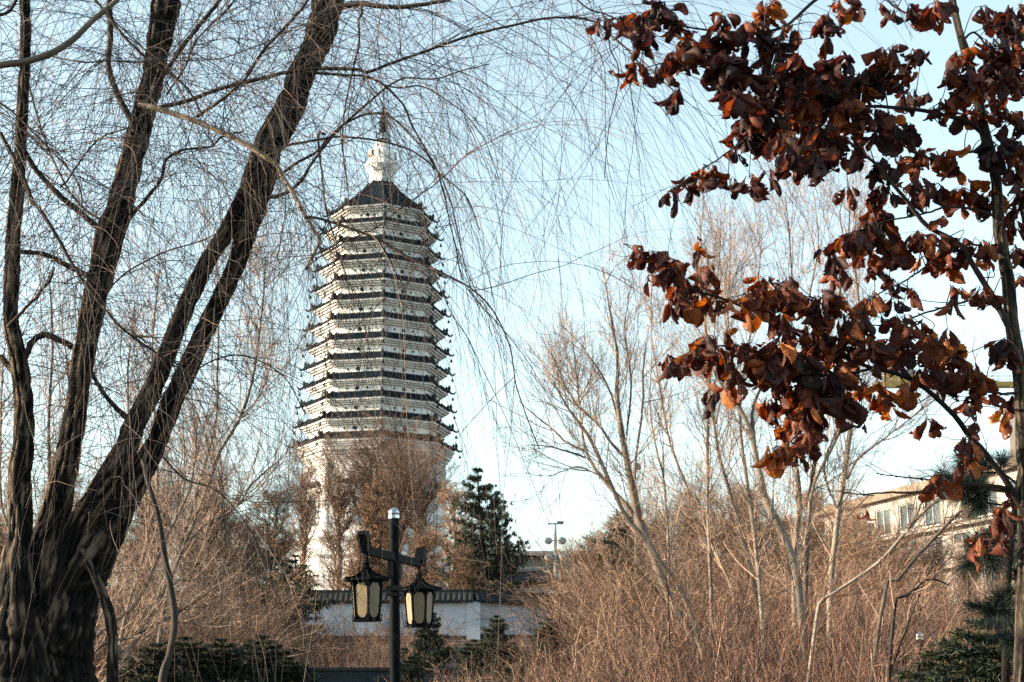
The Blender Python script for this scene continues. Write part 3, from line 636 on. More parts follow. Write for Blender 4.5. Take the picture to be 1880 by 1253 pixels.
g = Geo(); oq = trunk_geo(g, tro(ot, 7.4), sides=64, amp=.13, fur=13, seed=60); g.build('trunk', M['oak_bark'], oak, smooth=True)
ob = [
 ([(1858, 612), (1842, 580), (1822, 545), (1790, 490), (1762, 450), (1708, 419), (1680, 390), (1651, 352), (1620, 312), (1594, 288), (1560, 262), (1520, 240), (1470, 225)], 14, 3, 7.4, 6.9),
 ([(1810, 250), (1780, 226), (1740, 213), (1690, 202), (1640, 198), (1600, 195), (1530, 200), (1460, 205), (1400, 235), (1340, 160), (1290, 110), (1240, 110), (1180, 125)], 10, 2, 7.4, 7.0),
 ([(1872, 925), (1845, 880), (1812, 838), (1777, 800), (1750, 765), (1723, 739), (1684, 707), (1640, 688), (1598, 678), (1540, 655), (1480, 625), (1430, 600), (1400, 582), (1340, 556), (1290, 540), (1240, 520), (1200, 490), (1170, 462)], 13, 2, 7.4, 6.8),
 ([(1598, 678), (1540, 690), (1470, 680), (1400, 650), (1340, 640), (1280, 650), (1230, 672)], 6, 2, 7.0, 6.8),
 ([(1540, 690), (1510, 730), (1480, 780), (1440, 825), (1415, 840)], 5, 2, 7.0, 6.9),
 ([(1868, 722), (1840, 722), (1800, 715), (1760, 705), (1700, 690)], 6, 3, 7.4, 7.2),
 ([(1861, 900), (1820, 892), (1750, 892), (1706, 884), (1612, 873)], 8, 2, 7.4, 7.2),
 ([(1861, 905), (1800, 896), (1744, 898), (1690, 905), (1630, 908), (1580, 912), (1536, 905)], 8, 1.5, 7.4, 7.5),
 ([(1735, -80), (1680, -60), (1600, -50), (1500, 0), (1440, 50), (1370, 60), (1290, 55), (1200, 35), (1110, 35)], 10, 2, 7.4, 7.0),
 ([(1440, 50), (1420, 120), (1400, 200), (1375, 255), (1300, 310), (1230, 355)], 6, 2, 7.1, 6.9),
 ([(1600, -50), (1640, 10), (1690, 30), (1720, 20)], 5, 3, 7.2, 7.2),
 ([(1764, 80), (1790, 60), (1815, 90), (1830, 120), (1860, 60)], 5, 3, 7.4, 7.6),
 ([(1828, 300), (1790, 280), (1740, 290), (1700, 290), (1640, 250), (1610, 150), (1540, 130)], 6, 2, 7.4, 7.1),
 ([(1832, 400), (1790, 385), (1740, 380), (1690, 392), (1610, 410), (1560, 430), (1525, 460)], 6, 2, 7.4, 7.2),
 ([(1822, 545), (1760, 555), (1700, 570), (1640, 590), (1580, 590), (1510, 560)], 5, 2, 7.2, 7.0),
 ([(1700, 490), (1660, 520), (1600, 555), (1575, 585)], 4, 2, 7.2, 7.0),
 ([(1830, 330), (1860, 330), (1900, 300), (1960, 260)], 5, 3, 7.4, 7.5),
 ([(1838, 430), (1870, 390), (1930, 370)], 4, 3, 7.4, 7.3),
 ([(1876, 950), (1840, 975), (1800, 985), (1790, 1010)], 4, 2, 7.4, 7.2),
]
BP, BR = [], []
for pts, w0, w1, d0, d1 in ob:
    n = len(pts); t = tro([(x, y, w0 + (w1 - w0) * i / (n - 1)) for i, (x, y) in enumerate(pts)], d0, d1)
    q = spline(t, 30); BP.append(q[:, :3]); BR.append(q[:, 3])
    g = Geo(); q2 = spline(t, 100); q2[:, :3] += np.cumsum(rng.normal(size=(100, 3)), 0) * .0009; g.tubes(q2[:, :3], q2[:, 3], 10); g.build('branch', M['oak_twig'], oak, smooth=True)
BP = np.array(BP); BR = np.array(BR); allb = np.concatenate([BP.reshape(-1, 3), oq[::10, :3]])
CL = """1110,38,18,13 1140,44,16,17 1180,35,20,20 1215,22,32,18 1240,45,18,18 1185,72,20,20 1175,125,20,16 1215,130,14,20 1250,108,28,26 1240,175,22,15 1325,40,20,20 1315,85,22,32 1265,78,22,22 1330,120,30,28 1380,65,22,32 1350,150,38,32 1380,200,30,32 1355,245,14,16 1390,240,22,22 1350,285,12,15 1385,265,15,16 1235,355,13,12 1270,335,20,15 1300,318,22,18 1343,335,12,14 1375,335,18,18
1405,25,18,30 1420,95,24,45 1450,58,16,18 1430,160,38,35 1470,150,25,25 1520,45,16,25 1540,12,18,18 1575,8,18,10 1500,48,8,12 1515,70,12,12 1615,12,5,7 1640,33,10,16 1667,20,9,16 1690,35,10,16 1715,15,22,20 1735,30,10,10 1692,103,16,17 1675,95,8,10 1625,105,28,22 1600,150,32,28 1655,145,18,22 1540,125,28,32 1510,170,42,32 1560,205,28,28 1470,218,45,35 1430,240,18,18 1450,280,18,18 1480,290,26,22 1405,325,18,12 1428,300,12,14 1530,285,22,22 1558,350,10,14 1575,285,10,13 1640,245,24,27 1610,250,18,18 1620,308,20,20 1650,295,12,15 1625,355,22,20 1700,290,28,22 1740,300,22,22 1770,358,28,28 1725,345,18,14 1690,355,13,8 1730,200,22,16 1705,175,8,7 1770,165,26,40 1742,130,8,8 1770,108,24,20 1825,115,28,52 1835,45,22,24 1805,20,12,18 1860,60,18,28 1872,100,16,30 1835,190,15,20 1855,225,20,22 1800,215,15,14 1825,275,28,28 1862,268,18,20 1780,210,13,13 1812,165,18,26 1872,155,12,24 1865,385,18,18 1820,370,18,26 1612,405,28,20 1735,405,7,10
1170,460,14,12 1198,470,18,16 1212,490,12,14 1232,482,18,13 1193,510,9,8 1240,502,18,12 1255,520,26,18 1240,552,22,18 1285,450,8,18 1290,505,22,22 1280,548,24,20 1312,552,12,16 1345,550,10,8 1368,568,14,13 1400,520,16,18 1390,552,22,22 1430,540,24,26 1450,515,8,10 1460,560,18,18 1440,590,16,16 1405,595,12,10 1435,615,7,8 1490,590,14,22 1335,608,14,10 1300,628,22,16 1350,640,18,13 1275,650,18,13 1233,670,14,14 1225,655,6,6 1255,668,10,9 1310,655,18,16 1340,670,10,14 1375,640,16,14 1382,660,18,16 1400,650,16,16 1425,640,22,18 1410,680,28,26 1310,722,12,14 1335,710,15,16 1350,690,12,16 1450,660,28,32 1480,680,24,32 1430,700,22,18 1415,745,18,18 1455,730,18,26 1480,740,18,28 1460,765,24,20 1490,770,18,18
1425,828,22,16 1412,842,11,16 1460,830,22,12 1480,808,18,16 1440,792,14,14
1520,470,18,18 1535,502,12,18 1560,440,28,24 1590,470,18,18 1605,430,28,22 1650,450,22,22 1640,480,18,18 1600,500,14,14 1640,520,12,16 1685,440,18,22 1700,480,16,18 1720,440,18,14 1740,480,20,22 1760,450,22,18 1800,455,20,16 1815,485,8,10 1745,530,6,10 1762,535,8,8 1750,560,9,12 1672,540,11,16 1600,552,22,16 1575,585,16,16 1640,555,15,12 1655,590,22,14 1690,600,16,12 1510,560,28,28 1490,610,20,18 1540,590,18,18 1500,640,28,28 1545,640,28,28 1600,640,22,22 1645,630,26,22 1590,610,16,10 1725,640,28,26 1700,620,14,12 1740,610,8,6 1750,660,18,18 1785,690,26,22 1770,670,14,14 1690,680,18,16 1730,700,22,26 1660,655,16,16 1580,710,12,16 1615,718,22,22 1672,722,13,14 1635,752,10,13 1655,715,16,16 1778,740,13,16 1805,725,16,14 1842,762,13,18 1858,735,8,16 1705,778,18,15 1790,785,9,12 1500,700,28,28 1540,690,28,28 1500,750,22,26 1550,740,22,22 1580,782,10,12 1843,645,18,28 1862,420,16,20 1872,350,16,22 1815,545,12,16 1800,532,12,10 1866,510,12,10 1862,460,12,14
1380,240,25,25 1440,262,25,24 1510,250,30,28 1560,270,24,24 1420,215,25,20 1600,220,25,25 1350,180,20,20 1470,180,28,24 1540,175,26,24 1460,120,24,26 1500,300,20,18 1580,165,22,22 1670,180,20,18 1660,240,20,18 1680,340,18,16 1860,25,18,22 1845,150,20,24 1868,310,16,18 1778,812,16,16 1780,852,16,14 1722,880,18,17 1835,940,16,14 1872,922,9,18 1795,985,13,12 1840,990,11,13 1792,1014,7,12 1592,945,9,12"""
CL = [tuple(map(float, c.split(','))) for c in CL.split()]
LO, LT, Ll, Lc = [], [], [], []
twp, twr = [], []
for (x, y, rx, ry) in CL:
    c = P(x, y - ry * .4, 7.0)
    bd = np.linalg.norm(allb + OK - c, axis=1); bj = int(np.argmin(np.abs((allb + OK)[:, 0] - c[0]) + np.abs((allb + OK)[:, 2] - c[2])))
    dep = np.clip((allb[bj] + OK)[1] + rng.normal() * .18, 6.4, 7.9)
    hub = P(x, y - ry * .45, dep) - OK; a = allb[bj]
    mid = (a + hub) / 2 + rng.normal(size=3) * .03 + np.array([0, 0, .02]); q = spline([a, mid, hub], 8); twp.append(q); twr.append(np.linspace(.0035, .0018, 8))
    n = max(3, int(rx * ry / 31)); rad = rx / F * dep; rzd = ry / F * dep; shade = rng.normal() * .12
    low_ = np.clip((y - 250) / 600, 0, 1) * .24  # lower clusters get a brighter orange tint, painted to look sunlit
    for k in range(n):
        th = rng.random() * 6.283; rr = math.sqrt(rng.random()) * .75
        o = hub + np.array([math.cos(th) * rr * rad, math.sin(th) * rr * rad, (rng.random() * 1.25 - .75) * rzd])
        outd = np.array([math.cos(th) * .42, math.sin(th) * .42, -1.2 + .75 * rng.random() ** 2]) + rng.normal(size=3) * .2
        LO.append(o); LT.append(outd); Ll.append(.038 + .058 * rng.random() + min(rx, 30) * .0008); Lc.append(np.clip(.34 + shade + low_ + rng.normal() * .17, 0, 1))
        if k % 2 == 0: twp.append(spline([hub, (hub + o) / 2 + np.array([0, 0, .008]), o], 8)); twr.append(np.linspace(.0018, .0012, 8))
LO = np.array(LO); LT = np.array(LT); Ll = np.array(Ll); Lc = np.array(Lc); N = len(LO)
T = LT / np.linalg.norm(LT, axis=1, keepdims=True)
rv = rng.normal(size=(N, 3)); B = np.cross(T, rv); B /= np.linalg.norm(B, axis=1, keepdims=True); Nn = np.cross(B, T)
nt_, nw = 17, 9
t = np.linspace(0, 1, nt_); u = np.linspace(-1, 1, nw)
wp = .37 * np.sin(np.pi * np.clip(t, 0, 1) ** 1.35) ** .75 + .012; wp[0] = .03
lob = np.where(np.arange(nt_) % 2 == 0, 1., .88); wp = wp * lob
cur = rng.normal(size=N) * 1.2 + .6; cup = (rng.random(N) * 1.9 + .5) * np.sign(rng.random(N) - .2); tw_ = rng.normal(size=N) * .5
ph = rng.random((N, 4)) * 6.28
ang = cur[:, None] * t[None] ** 1.5 * 1.1
dx = np.cos(ang); dz = np.sin(ang); cxx = np.concatenate([np.zeros((N, 1)), np.cumsum((dx[:, 1:] + dx[:, :-1]) / 2, 1)], 1) / (nt_ - 1); czz = np.concatenate([np.zeros((N, 1)), np.cumsum((dz[:, 1:] + dz[:, :-1]) / 2, 1)], 1) / (nt_ - 1)
cupa = cup[:, None, None] * u[None, None, :]                       # roll of the blade across its width
wv = wp[None, :, None] * (1 + .12 * np.sin(ph[:, :1, None] + 9 * t[None, :, None] * np.sign(u)[None, None, :]))
sy = wv * np.where(np.abs(cupa) > 1e-3, np.sin(cupa) / (cup[:, None, None] + 1e-6), u[None, None, :]); sz = wv * (1 - np.cos(cupa)) / (np.abs(cup[:, None, None]) + 1e-6) * np.sign(cup)[:, None, None]
crump = .035 * np.sin(ph[:, 1, None, None] + 7 * t[None, :, None] + 3 * u[None, None, :]) + .03 * np.sin(ph[:, 2, None, None] + 13 * t[None, :, None] - 4.2 * u[None, None, :]) * np.abs(u)[None, None, :] + .035 * np.sin(ph[:, 3, None, None] + 19 * t[None, :, None]) * (u ** 2)[None, None, :]
crump = crump * .55; lx = cxx[:, :, None] - sz * 0 + .0 * sy; lz = czz[:, :, None] + sz + crump
ta = tw_[:, None, None] * t[None, :, None]; sy2 = sy * np.cos(ta) - (lz - czz[:, :, None]) * np.sin(ta); lz2 = czz[:, :, None] + sy * np.sin(ta) + (lz - czz[:, :, None]) * np.cos(ta)
V = LO[:, None, None] + Ll[:, None, None, None] * 1.35 * (lx[..., None] * T[:, None, None] + sy2[..., None] * B[:, None, None] + lz2[..., None] * Nn[:, None, None])
i = np.arange(nt_ - 1)[:, None]; k = np.arange(nw - 1)[None]
q = np.stack([i * nw + k, i * nw + k + 1, (i + 1) * nw + k + 1, (i + 1) * nw + k], -1).reshape(-1, 4)
Q = (q[None] + (np.arange(N) * nt_ * nw)[:, None, None]).reshape(-1, 4)
# worm holes and torn edges: drop a few faces
keep = rng.random(len(Q)) > .02; Q = Q[keep]
UVl = np.broadcast_to(np.stack(np.meshgrid(u, t), -1)[None], (N, nt_, nw, 2)).reshape(-1, 2)
g = Geo(); g.add(V.reshape(-1, 3), Q, uv=UVl, c=np.repeat(Lc, nt_ * nw)); lf = g.build('leaves', M['oak_leaf'], oak, smooth=True); lf.name = 'foliage'
g = Geo(); g.tubes(np.array(twp), np.array(twr), 5)
Pq, Rq = spawn(BP, BR, 110, ang=(.8, .3), length=.45, nseg=7, wig=.16, rcap=.003, rtip=.0009); g.tubes(Pq, Rq, 4)
Pq2, Rq2 = spawn(Pq, Rq, 150, ang=(.7, .3), length=.2, nseg=4, wig=.16, rcap=.002, rtip=.0008); g.tubes(Pq2, Rq2, 4)
g.build('crown', M['oak_twig'], oak)
print('leaves', N)

# ------------------------------------------------------------------ pine boughs behind the oak
def needles(g, C, D, n, ln, wd, spread=.9, rg=rng, cv=None):
    """C,D [K,3] tuft centres and directions: n thin needles each"""
    K = len(C)
    d = D[:, None, :] + rg.normal(size=(K, n, 3)) * spread; d /= np.linalg.norm(d, axis=2, keepdims=True)
    L = ln * (.7 + .5 * rg.random((K, n, 1))); s = np.cross(d, rg.normal(size=(K, n, 3))); s /= np.linalg.norm(s, axis=2, keepdims=True) + 1e-9
    a = C[:, None] + d * L * .02; tip = C[:, None] + d * L; tip[..., 2] -= .12 * L[..., 0]
    m = (a + tip) / 2 + np.array([0, 0, 1]) * .06 * L
    V = np.stack([a - s * wd, a + s * wd, m - s * wd, m + s * wd, tip], 2).reshape(-1, 3)
    base = np.arange(K * n)[:, None] * 5
    Q = base + np.array([[0, 1, 3, 2]]); T_ = base + np.array([[2, 3, 4]])
    cc = np.repeat(rg.random(K) if cv is None else cv, n * 5)
    g.add(V, Q, T_, c=cc)
PB = np.array([P(1858, 1300, 9.6)[0], 9.6, 0.])
pine = empty('pine_tree', 'pine with long dark needles just behind the oak trunk at the right edge', 'tree', tuple(PB))
def trp(pts, d0, d1): n = len(pts); return np.array([[*(P(x, y, d0 + (d1 - d0) * i / (n - 1)) - PB), w_ / 2 / F * d0] for i, (x, y, w_) in enumerate(pts)])
g = Geo(); trunk_geo(g, trp([(1846, 1800, 22), (1846, 1253, 16), (1850, 1078, 13), (1858, 985, 12), (1868, 900, 11), (1880, 830, 9), (1890, 780, 6)], 9.6, 9.6), sides=24, seed=71, amp=.08, fur=7); g.build('trunk', M['oak_bark'], pine, smooth=True)
pb = [([(1866, 905), (1820, 900), (1770, 888), (1735, 882)], 9.6, 9.3), ([(1868, 890), (1840, 870), (1800, 868), (1770, 862)], 9.6, 9.9), ([(1866, 930), (1820, 925), (1780, 915)], 9.6, 9.2), ([(1860, 1010), (1830, 1012), (1800, 1020)], 9.6, 9.4), ([(1860, 990), (1880, 1000), (1900, 1010)], 9.6, 9.9), ([(1852, 1100), (1840, 1110), (1822, 1122)], 9.6, 9.2), ([(1870, 870), (1890, 860), (1915, 850)], 9.6, 9.7), ([(1864, 950), (1880, 960), (1905, 955)], 9.6, 9.2), ([(1855, 1060), (1875, 1070), (1900, 1075)], 9.6, 9.5), ([(1850, 1150), (1865, 1170), (1890, 1175)], 9.6, 9.3)]
ndl = Geo(); bg_ = Geo()
for pts, d0, d1 in pb:
    q = spline(trp([(x, y, 5) for x, y in pts], d0, d1), 12); bg_.tubes(q[:, :3], np.linspace(.010, .004, 12), 6)
    sP, sR = spawn(q[None, :, :3], np.full((1, 12), .005), 9, t0=.2, ang=(.7, .2), length=.16, nseg=4, wig=.1, bend=(0, 0, .1), rcap=.004, rtip=.002); bg_.tubes(sP, sR, 4)
    allp = np.concatenate([sP, q[None, [3, 5, 7, 9, 11], :3]]); dd = np.gradient(allp, axis=1); dd /= np.linalg.norm(dd, axis=2, keepdims=True)
    C = np.concatenate([allp[:, j] for j in (2, 3, 4)]); D_ = np.concatenate([dd[:, j] for j in (2, 3, 4)]); needles(ndl, C, D_, 70, .15, .0011, .55)
bg_.build('branch', M['oak_bark'], pine); ndl.build('foliage', M['near_needle'], pine)

# ------------------------------------------------------------------ white garden wall and low dark wall
wl = empty('garden_wall', 'long whitewashed garden wall with a dark tiled coping at the foot of the pagoda', 'wall')
a0, a1, a2 = P(180, 1110, 60), P(870, 1107, 60), P(1300, 1128, 64)
gw, gt = Geo(), Geo(); gpl = Geo()
for A, B in ((a0, a1), (a1, a2)):
    d = (B - A); n_ = np.array([-d[1], d[0], 0]) / np.linalg.norm(d[:2]) * .18; zb = 2.6
    c = [A - n_, B - n_, B + n_, A + n_]
    low = [np.array([p[0], p[1], zb]) for p in c]; gw.add(low + c, [(0, 1, 5, 4), (1, 2, 6, 5), (2, 3, 7, 6), (3, 0, 4, 7)])
    n2 = n_ * 1.25; pl_ = [np.array([p[0], p[1], z]) for z in (zb, A[2] - 1.28) for p in (A - n2, B - n2, B + n2, A + n2)]; gpl.add(pl_, [(0, 1, 5, 4), (1, 2, 6, 5), (2, 3, 7, 6), (3, 0, 4, 7), (4, 5, 6, 7)])
    Lw = np.linalg.norm(d); nn = int(Lw / .22); uu = np.linspace(0, 1, nn * 4 + 1)[:, None]; cen = A + d * uu
    cor = np.abs(np.sin(uu * nn * math.pi)) * .05; up = np.array([0, 0, 1.])
    rows = [cen - n_ * 2.3 + up * (.0), cen - n_ * 2.35 + up * (.07 + cor), cen - n_ * 1.1 + up * (.26 + cor), cen - n_ * .4 + up * (.42 + cor * .3), cen - n_ * .4 + up * .55, cen + n_ * .4 + up * .55, cen + n_ * 1.1 + up * (.26 + cor), cen + n_ * 2.35 + up * (.07 + cor), cen + n_ * 2.3]
    V = np.array(rows); nr, nc = V.shape[:2]; i = np.arange(nr - 1)[:, None]; k = np.arange(nc - 1)[None]
    gt.add(V, np.stack([i * nc + k, i * nc + k + 1, (i + 1) * nc + k + 1, (i + 1) * nc + k], -1).reshape(-1, 4))
gp = Geo(); gp.box((a1[0], a1[1], (2.6 + a1[2]) / 2 + .02), (.55, .6, a1[2] - 2.56)); gp.build('pier', M['wall_paint'], wl)
gw.build('wall_face', M['wall_paint'], wl); gt.build('coping', M['wall_tile'], wl); gpl.build('plinth', M['slate'], wl)
lw = empty('low_wall', 'low dark slate wall beyond the lamp at the bottom of the view', 'wall', (P(640, 1230, 26)[0], 26, 0))
g = Geo(); zt_ = P(640, 1232, 26)[2]; g.box((.2, 0, zt_ / 2 - .1), (3.6, .3, zt_ + .2)); g.build('wall_face', M['slate'], lw)
g = Geo(); g.box((.2, 0, zt_ + .03), (3.7, .4, .055)); g.build('coping', M['wall_tile'], lw)

# ------------------------------------------------------------------ buildings
def facade(root, A, B, z0, zs, wins, ztop, mw):
    """wall from A to B (xy) with real openings. wins: list of (u0,u1) in metres along; zs: list of (za,zb)"""
    A = np.array(A, float); B = np.array(B, float); d = B - A; L = np.linalg.norm(d); d /= L; n = np.array([d[1], -d[0]])   # outward = right of A->B
    U = sorted(set([0, L] + [x for w_ in wins for x in w_])); Z = sorted(set([z0, ztop] + [x for z in zs for x in z])); g = Geo()
    def p(u, z, o=0): q = A + d * u + n * o; return (q[0], q[1], z)
    for i in range(len(U) - 1):
        for j in range(len(Z) - 1):
            um, zm = (U[i] + U[i + 1]) / 2, (Z[j] + Z[j + 1]) / 2
            if any(a < um < b for a, b in wins) and any(a < zm < b for a, b in zs):
                u0, u1, za, zb = U[i], U[i + 1], Z[j], Z[j + 1]
                c = [(u0, za), (u1, za), (u1, zb), (u0, zb)]
                g.add([p(u, z) for u, z in c] + [p(u, z, -.22) for u, z in c], [(k, (k + 1) % 4, 4 + (k + 1) % 4, 4 + k) for k in range(4)])
                wg = Geo()
                wg.add([p(u, z, -.19) for u, z in c], [(0, 1, 2, 3)], mi=1)
                rot = np.array([[d[0], n[0], 0], [d[1], n[1], 0], [0, 0, 1]])
                uc, zc = (u0 + u1) / 2, (za + zb) / 2
                for (uu, zz, a, b) in ((u0 + .04, zc, .08, zb - za), (u1 - .04, zc, .08, zb - za), (uc, za + .04, u1 - u0 - .17, .08), (uc, zb - .04, u1 - u0 - .17, .08), (uc, zc, .06, zb - za - .17)):
                    wg.box(p(uu, zz, -.14), (a, .06, b), rot)
                wg.box(p(uc, za - .05, .08), (u1 - u0 + .2, .16, .09), rot)
                wg.build('window', [M['frame_white'], M['glass']], root)
            else:
                g.add([p(U[i], Z[j]), p(U[i + 1], Z[j]), p(U[i + 1], Z[j + 1]), p(U[i], Z[j + 1])], [(0, 1, 2, 3)])
    return g, d, n, L
bl = empty('apartment_building', 'cream three storey apartment block with dark windows behind the thicket at right', 'building')
A, B = (27.2, 124.), (36.5, 88.)
g, d, n, L = facade(bl, A, B, 2.6, [(7.7, 9.7), (10.4, 12.5), (13.3, 15.4)], [(x, x + 2.4) for x in np.arange(1.5, 34, 3.7)], 16.0, M['cream'])
Bc, Ac = np.array(B) - n * 12, np.array(A) - n * 12
g.add([(*B, 2.6), (*Bc, 2.6), (*Bc, 16.), (*B, 16.), (*Ac, 2.6), (*A, 2.6), (*A, 16.), (*Ac, 16.)], [(0, 1, 2, 3), (4, 5, 6, 7), (1, 4, 7, 2)])
g.build('wall', M['cream'], bl)
g = Geo(); cc = (np.array(A) + B) / 2 - n * 6; rot = np.array([[d[0], n[0], 0], [d[1], n[1], 0], [0, 0, 1]])
g.box((*cc, 16.15), (L + 1.2, 13.2, .28), rot); g.box((*(cc), 16.5), (L + .4, 12.4, .5), rot); g.build('roof', M['roof_brown'], bl)
for z in (10.0, 12.9):
    g = Geo(); g.box((*((np.array(A) + B) / 2 + n * .35), z), (L, .7, .16), rot); g.build('ledge', M['cream'], bl)
for u in (7.8, 22.5):
    g = Geo()
    c = np.array(A) + d * u + n * .7
    for zz in (10.5, 13.4):
        g = Geo(); g.box((*c, zz + .1), (2.4, 1.3, .12), rot); g.box((*(c + n * .6), zz + .585), (2.4, .08, .85), rot)
        for e in (-1.16, 1.16): g.box((*(c + d * e), zz + .585), (.08, 1.12, .85), rot)
        g.build('balcony', M['cream'], bl)
cx = P(1866, 800, 118)
ch = empty('chimney_stack', 'pale tall square chimney rising behind the roof near the right edge', 'chimney', (cx[0], 118, 5))
g = Geo(); g.loft([(1.0, 0), (.85, P(1866, 762, 118)[2] - 5)], 4, phase=.5); g.build('shaft', M['cream'], ch)
g = Geo(); h_ = P(1866, 762, 118)[2] - 5; g.loft([(1.0, h_), (1.05, h_ + .3), (1.0, h_ + .5)], 4, phase=.5); g.build('cap', M['plaster'], ch)

sh = empty('gable_house', 'small pale blue gabled house half buried in the thicket at lower right', 'house', (P(1693, 1100, 55)[0], 55, 0))
z1, z2, z3 = P(1693, 1170, 55)[2], P(1693, 1088, 55)[2], P(1693, 1066, 55)[2]
g = Geo(); x0, x1 = -.55, .55
v = [(x0, 0, z1 - 2), (x1, 0, z1 - 2), (x1, 0, z2), (0, 0, z3), (x0, 0, z2)]; v += [(x, 2.4, z) for x, _, z in v]
g.add(v, [(0, 1, 6, 5), (1, 2, 7, 6), (4, 0, 5, 9), (0, 1, 2, 4)], [(4, 2, 3)]); g.build('wall', M['wall_paint'], sh)
g = Geo()
for s_ in (-1, 1):
    e = np.array([s_ * .8, 0, z2 - (z3 - z2) * .45]); g.add([(0, -.25, z3 + .03), (e[0], -.25, e[2] + .03), (e[0], 2.6, e[2] + .03), (0, 2.6, z3 + .03), (0, -.25, z3 + .12), (e[0], -.25, e[2] + .12), (e[0], 2.6, e[2] + .12), (0, 2.6, z3 + .12)], [(0, 1, 2, 3), (4, 5, 6, 7), (0, 1, 5, 4), (1, 2, 6, 5), (3, 2, 6, 7)])
g.build('roof', M['roof_brown'], sh)
g = Geo(); g.box((.62, -.06, z1 - .8), (.12, .12, (z2 - z1) + 2.3)); g.build('downpipe', M['cream'], sh)

pv = P(1000, 1040, 95)
ph_ = empty('park_building', 'low cream building with a brown roof seen beyond the garden wall', 'building', (pv[0], 95, 0))
zb_, zt_ = 5.2, P(1000, 1022, 95)[2]
g, d, n, L = facade(ph_, (-3.6, 0), (4.2, 0), zb_, [(zt_ - 2.3, zt_ - .6)], [(.8, 2.0), (3.0, 4.6), (5.6, 6.8)], zt_, M['cream'])
g.add([(4.2, 0, zb_), (4.2, 6, zb_), (4.2, 6, zt_), (4.2, 0, zt_), (-3.6, 6, zb_), (-3.6, 0, zb_), (-3.6, 0, zt_), (-3.6, 6, zt_)], [(0, 1, 2, 3), (4, 5, 6, 7)]); g.build('wall', M['cream'], ph_)
g = Geo(); zr = P(1000, 1004, 95)[2]
g.add([(-4.6, -.8, zt_), (5.2, -.8, zt_), (5.2, 7, zt_), (-4.6, 7, zt_), (-2.8, 3, zr), (3.4, 3, zr)], [(0, 1, 5, 4), (2, 3, 4, 5), (0, 1, 2, 3)], [(1, 2, 5), (3, 0, 4)]); g.build('roof', M['roof_brown'], ph_)
pk = P(950, 1080, 80)
kb = empty('gate_pavilion', 'small dark roofed gate pavilion with pale eave line beside the wall', 'pavilion', (pk[0], 80, 0))
z1, z2, z3 = P(950, 1090, 80)[2], P(950, 1072, 80)[2], P(950, 1048, 80)[2]
g = Geo(); g.add([(-1.4, 0, 4.5), (1.8, 0, 4.5), (1.8, 3, 4.5), (-1.4, 3, 4.5), (-1.4, 0, z2), (1.8, 0, z2), (1.8, 3, z2), (-1.4, 3, z2)], [(0, 1, 5, 4), (1, 2, 6, 5), (2, 3, 7, 6), (3, 0, 4, 7)]); g.build('wall', M['plaster'], kb)
g = Geo(); g.add([(-2.2, -.9, z2 - .1), (2.6, -.9, z2 + .15), (2.6, 3.9, z2), (-2.2, 3.9, z2), (-1.0, 1.5, z3), (1.4, 1.5, z3 + .1)], [(0, 1, 5, 4), (2, 3, 4, 5), (0, 1, 2, 3)], [(1, 2, 5), (3, 0, 4)]); g.tubes(np.array([[-2.3, -.95, z2 - .05], [0, -.95, z2 - .02], [2.7, -.95, z2 + .2]]), np.array([.12, .1, .12]), 6); g.build('roof', M['wall_tile'], kb)
g = Geo(); g.tubes(np.array([[-1.2, 1.5, z3 + .08], [1.6, 1.5, z3 + .18]]), np.array([.16, .16]), 6); g.build('ridge', M['cream'], kb)

up = P(1020, 1000, 85)
tl = empty('light_pole', 'thin white pole with four round white lamp heads and a dark crossarm', 'light pole', (up[0], 85, float(G(up[0], 85)) - .1))
zB = float(G(up[0], 85)) - .1
g = Geo(); g.loft([(.14, 0), (.10, P(1020, 996, 85)[2] - zB), (.05, P(1020, 962, 85)[2] - zB)], 10); g.build('pole', M['galv'], tl)
zc = P(1020, 962, 85)[2] - zB; g = Geo(); g.box((.0, 0, zc), (.95, .08, .08)); g.box((.3, 0, zc + .1), (.4, .1, .12)); g.build('crossarm', M['steel_grey'], tl)
for py in (993, 1024):
    zc = P(1020, py, 85)[2] - zB; g = Geo(); g.box((0, 0, zc), (.5, .06, .06)); g.build('bracket', M['galv'], tl)
    for s_ in (-1, 1):
        g = Geo(); g.loft([(.05, zc - .22), (.2, zc - .15), (.25, zc), (.2, zc + .14), (.08, zc + .2)], 14, centre=(s_ * .42, 0)); g.build('lamp_head', M['galv'], tl)

# small speaker box on the twin pole in front of the leaning tree
sb = P(1170, 857, 48)
pt_ = empty('loudspeaker_pole', 'slim pole with a small grey loudspeaker beside the leaning bare tree', 'pole', (sb[0] - .1, 48, float(G(sb[0], 48)) - .1))
h_ = sb[2] - float(G(sb[0], 48)) + .1
g = Geo(); g.loft([(.05, 0), (.04, h_ + .1)], 8); g.build('pole', M['pale_bark'], pt_)
g = Geo(); g.box((.14, 0, h_), (.16, .2, .2)); g.box((.13, -.12, h_), (.12, .05, .14)); g.build('loudspeaker', M['steel_grey'], pt_)
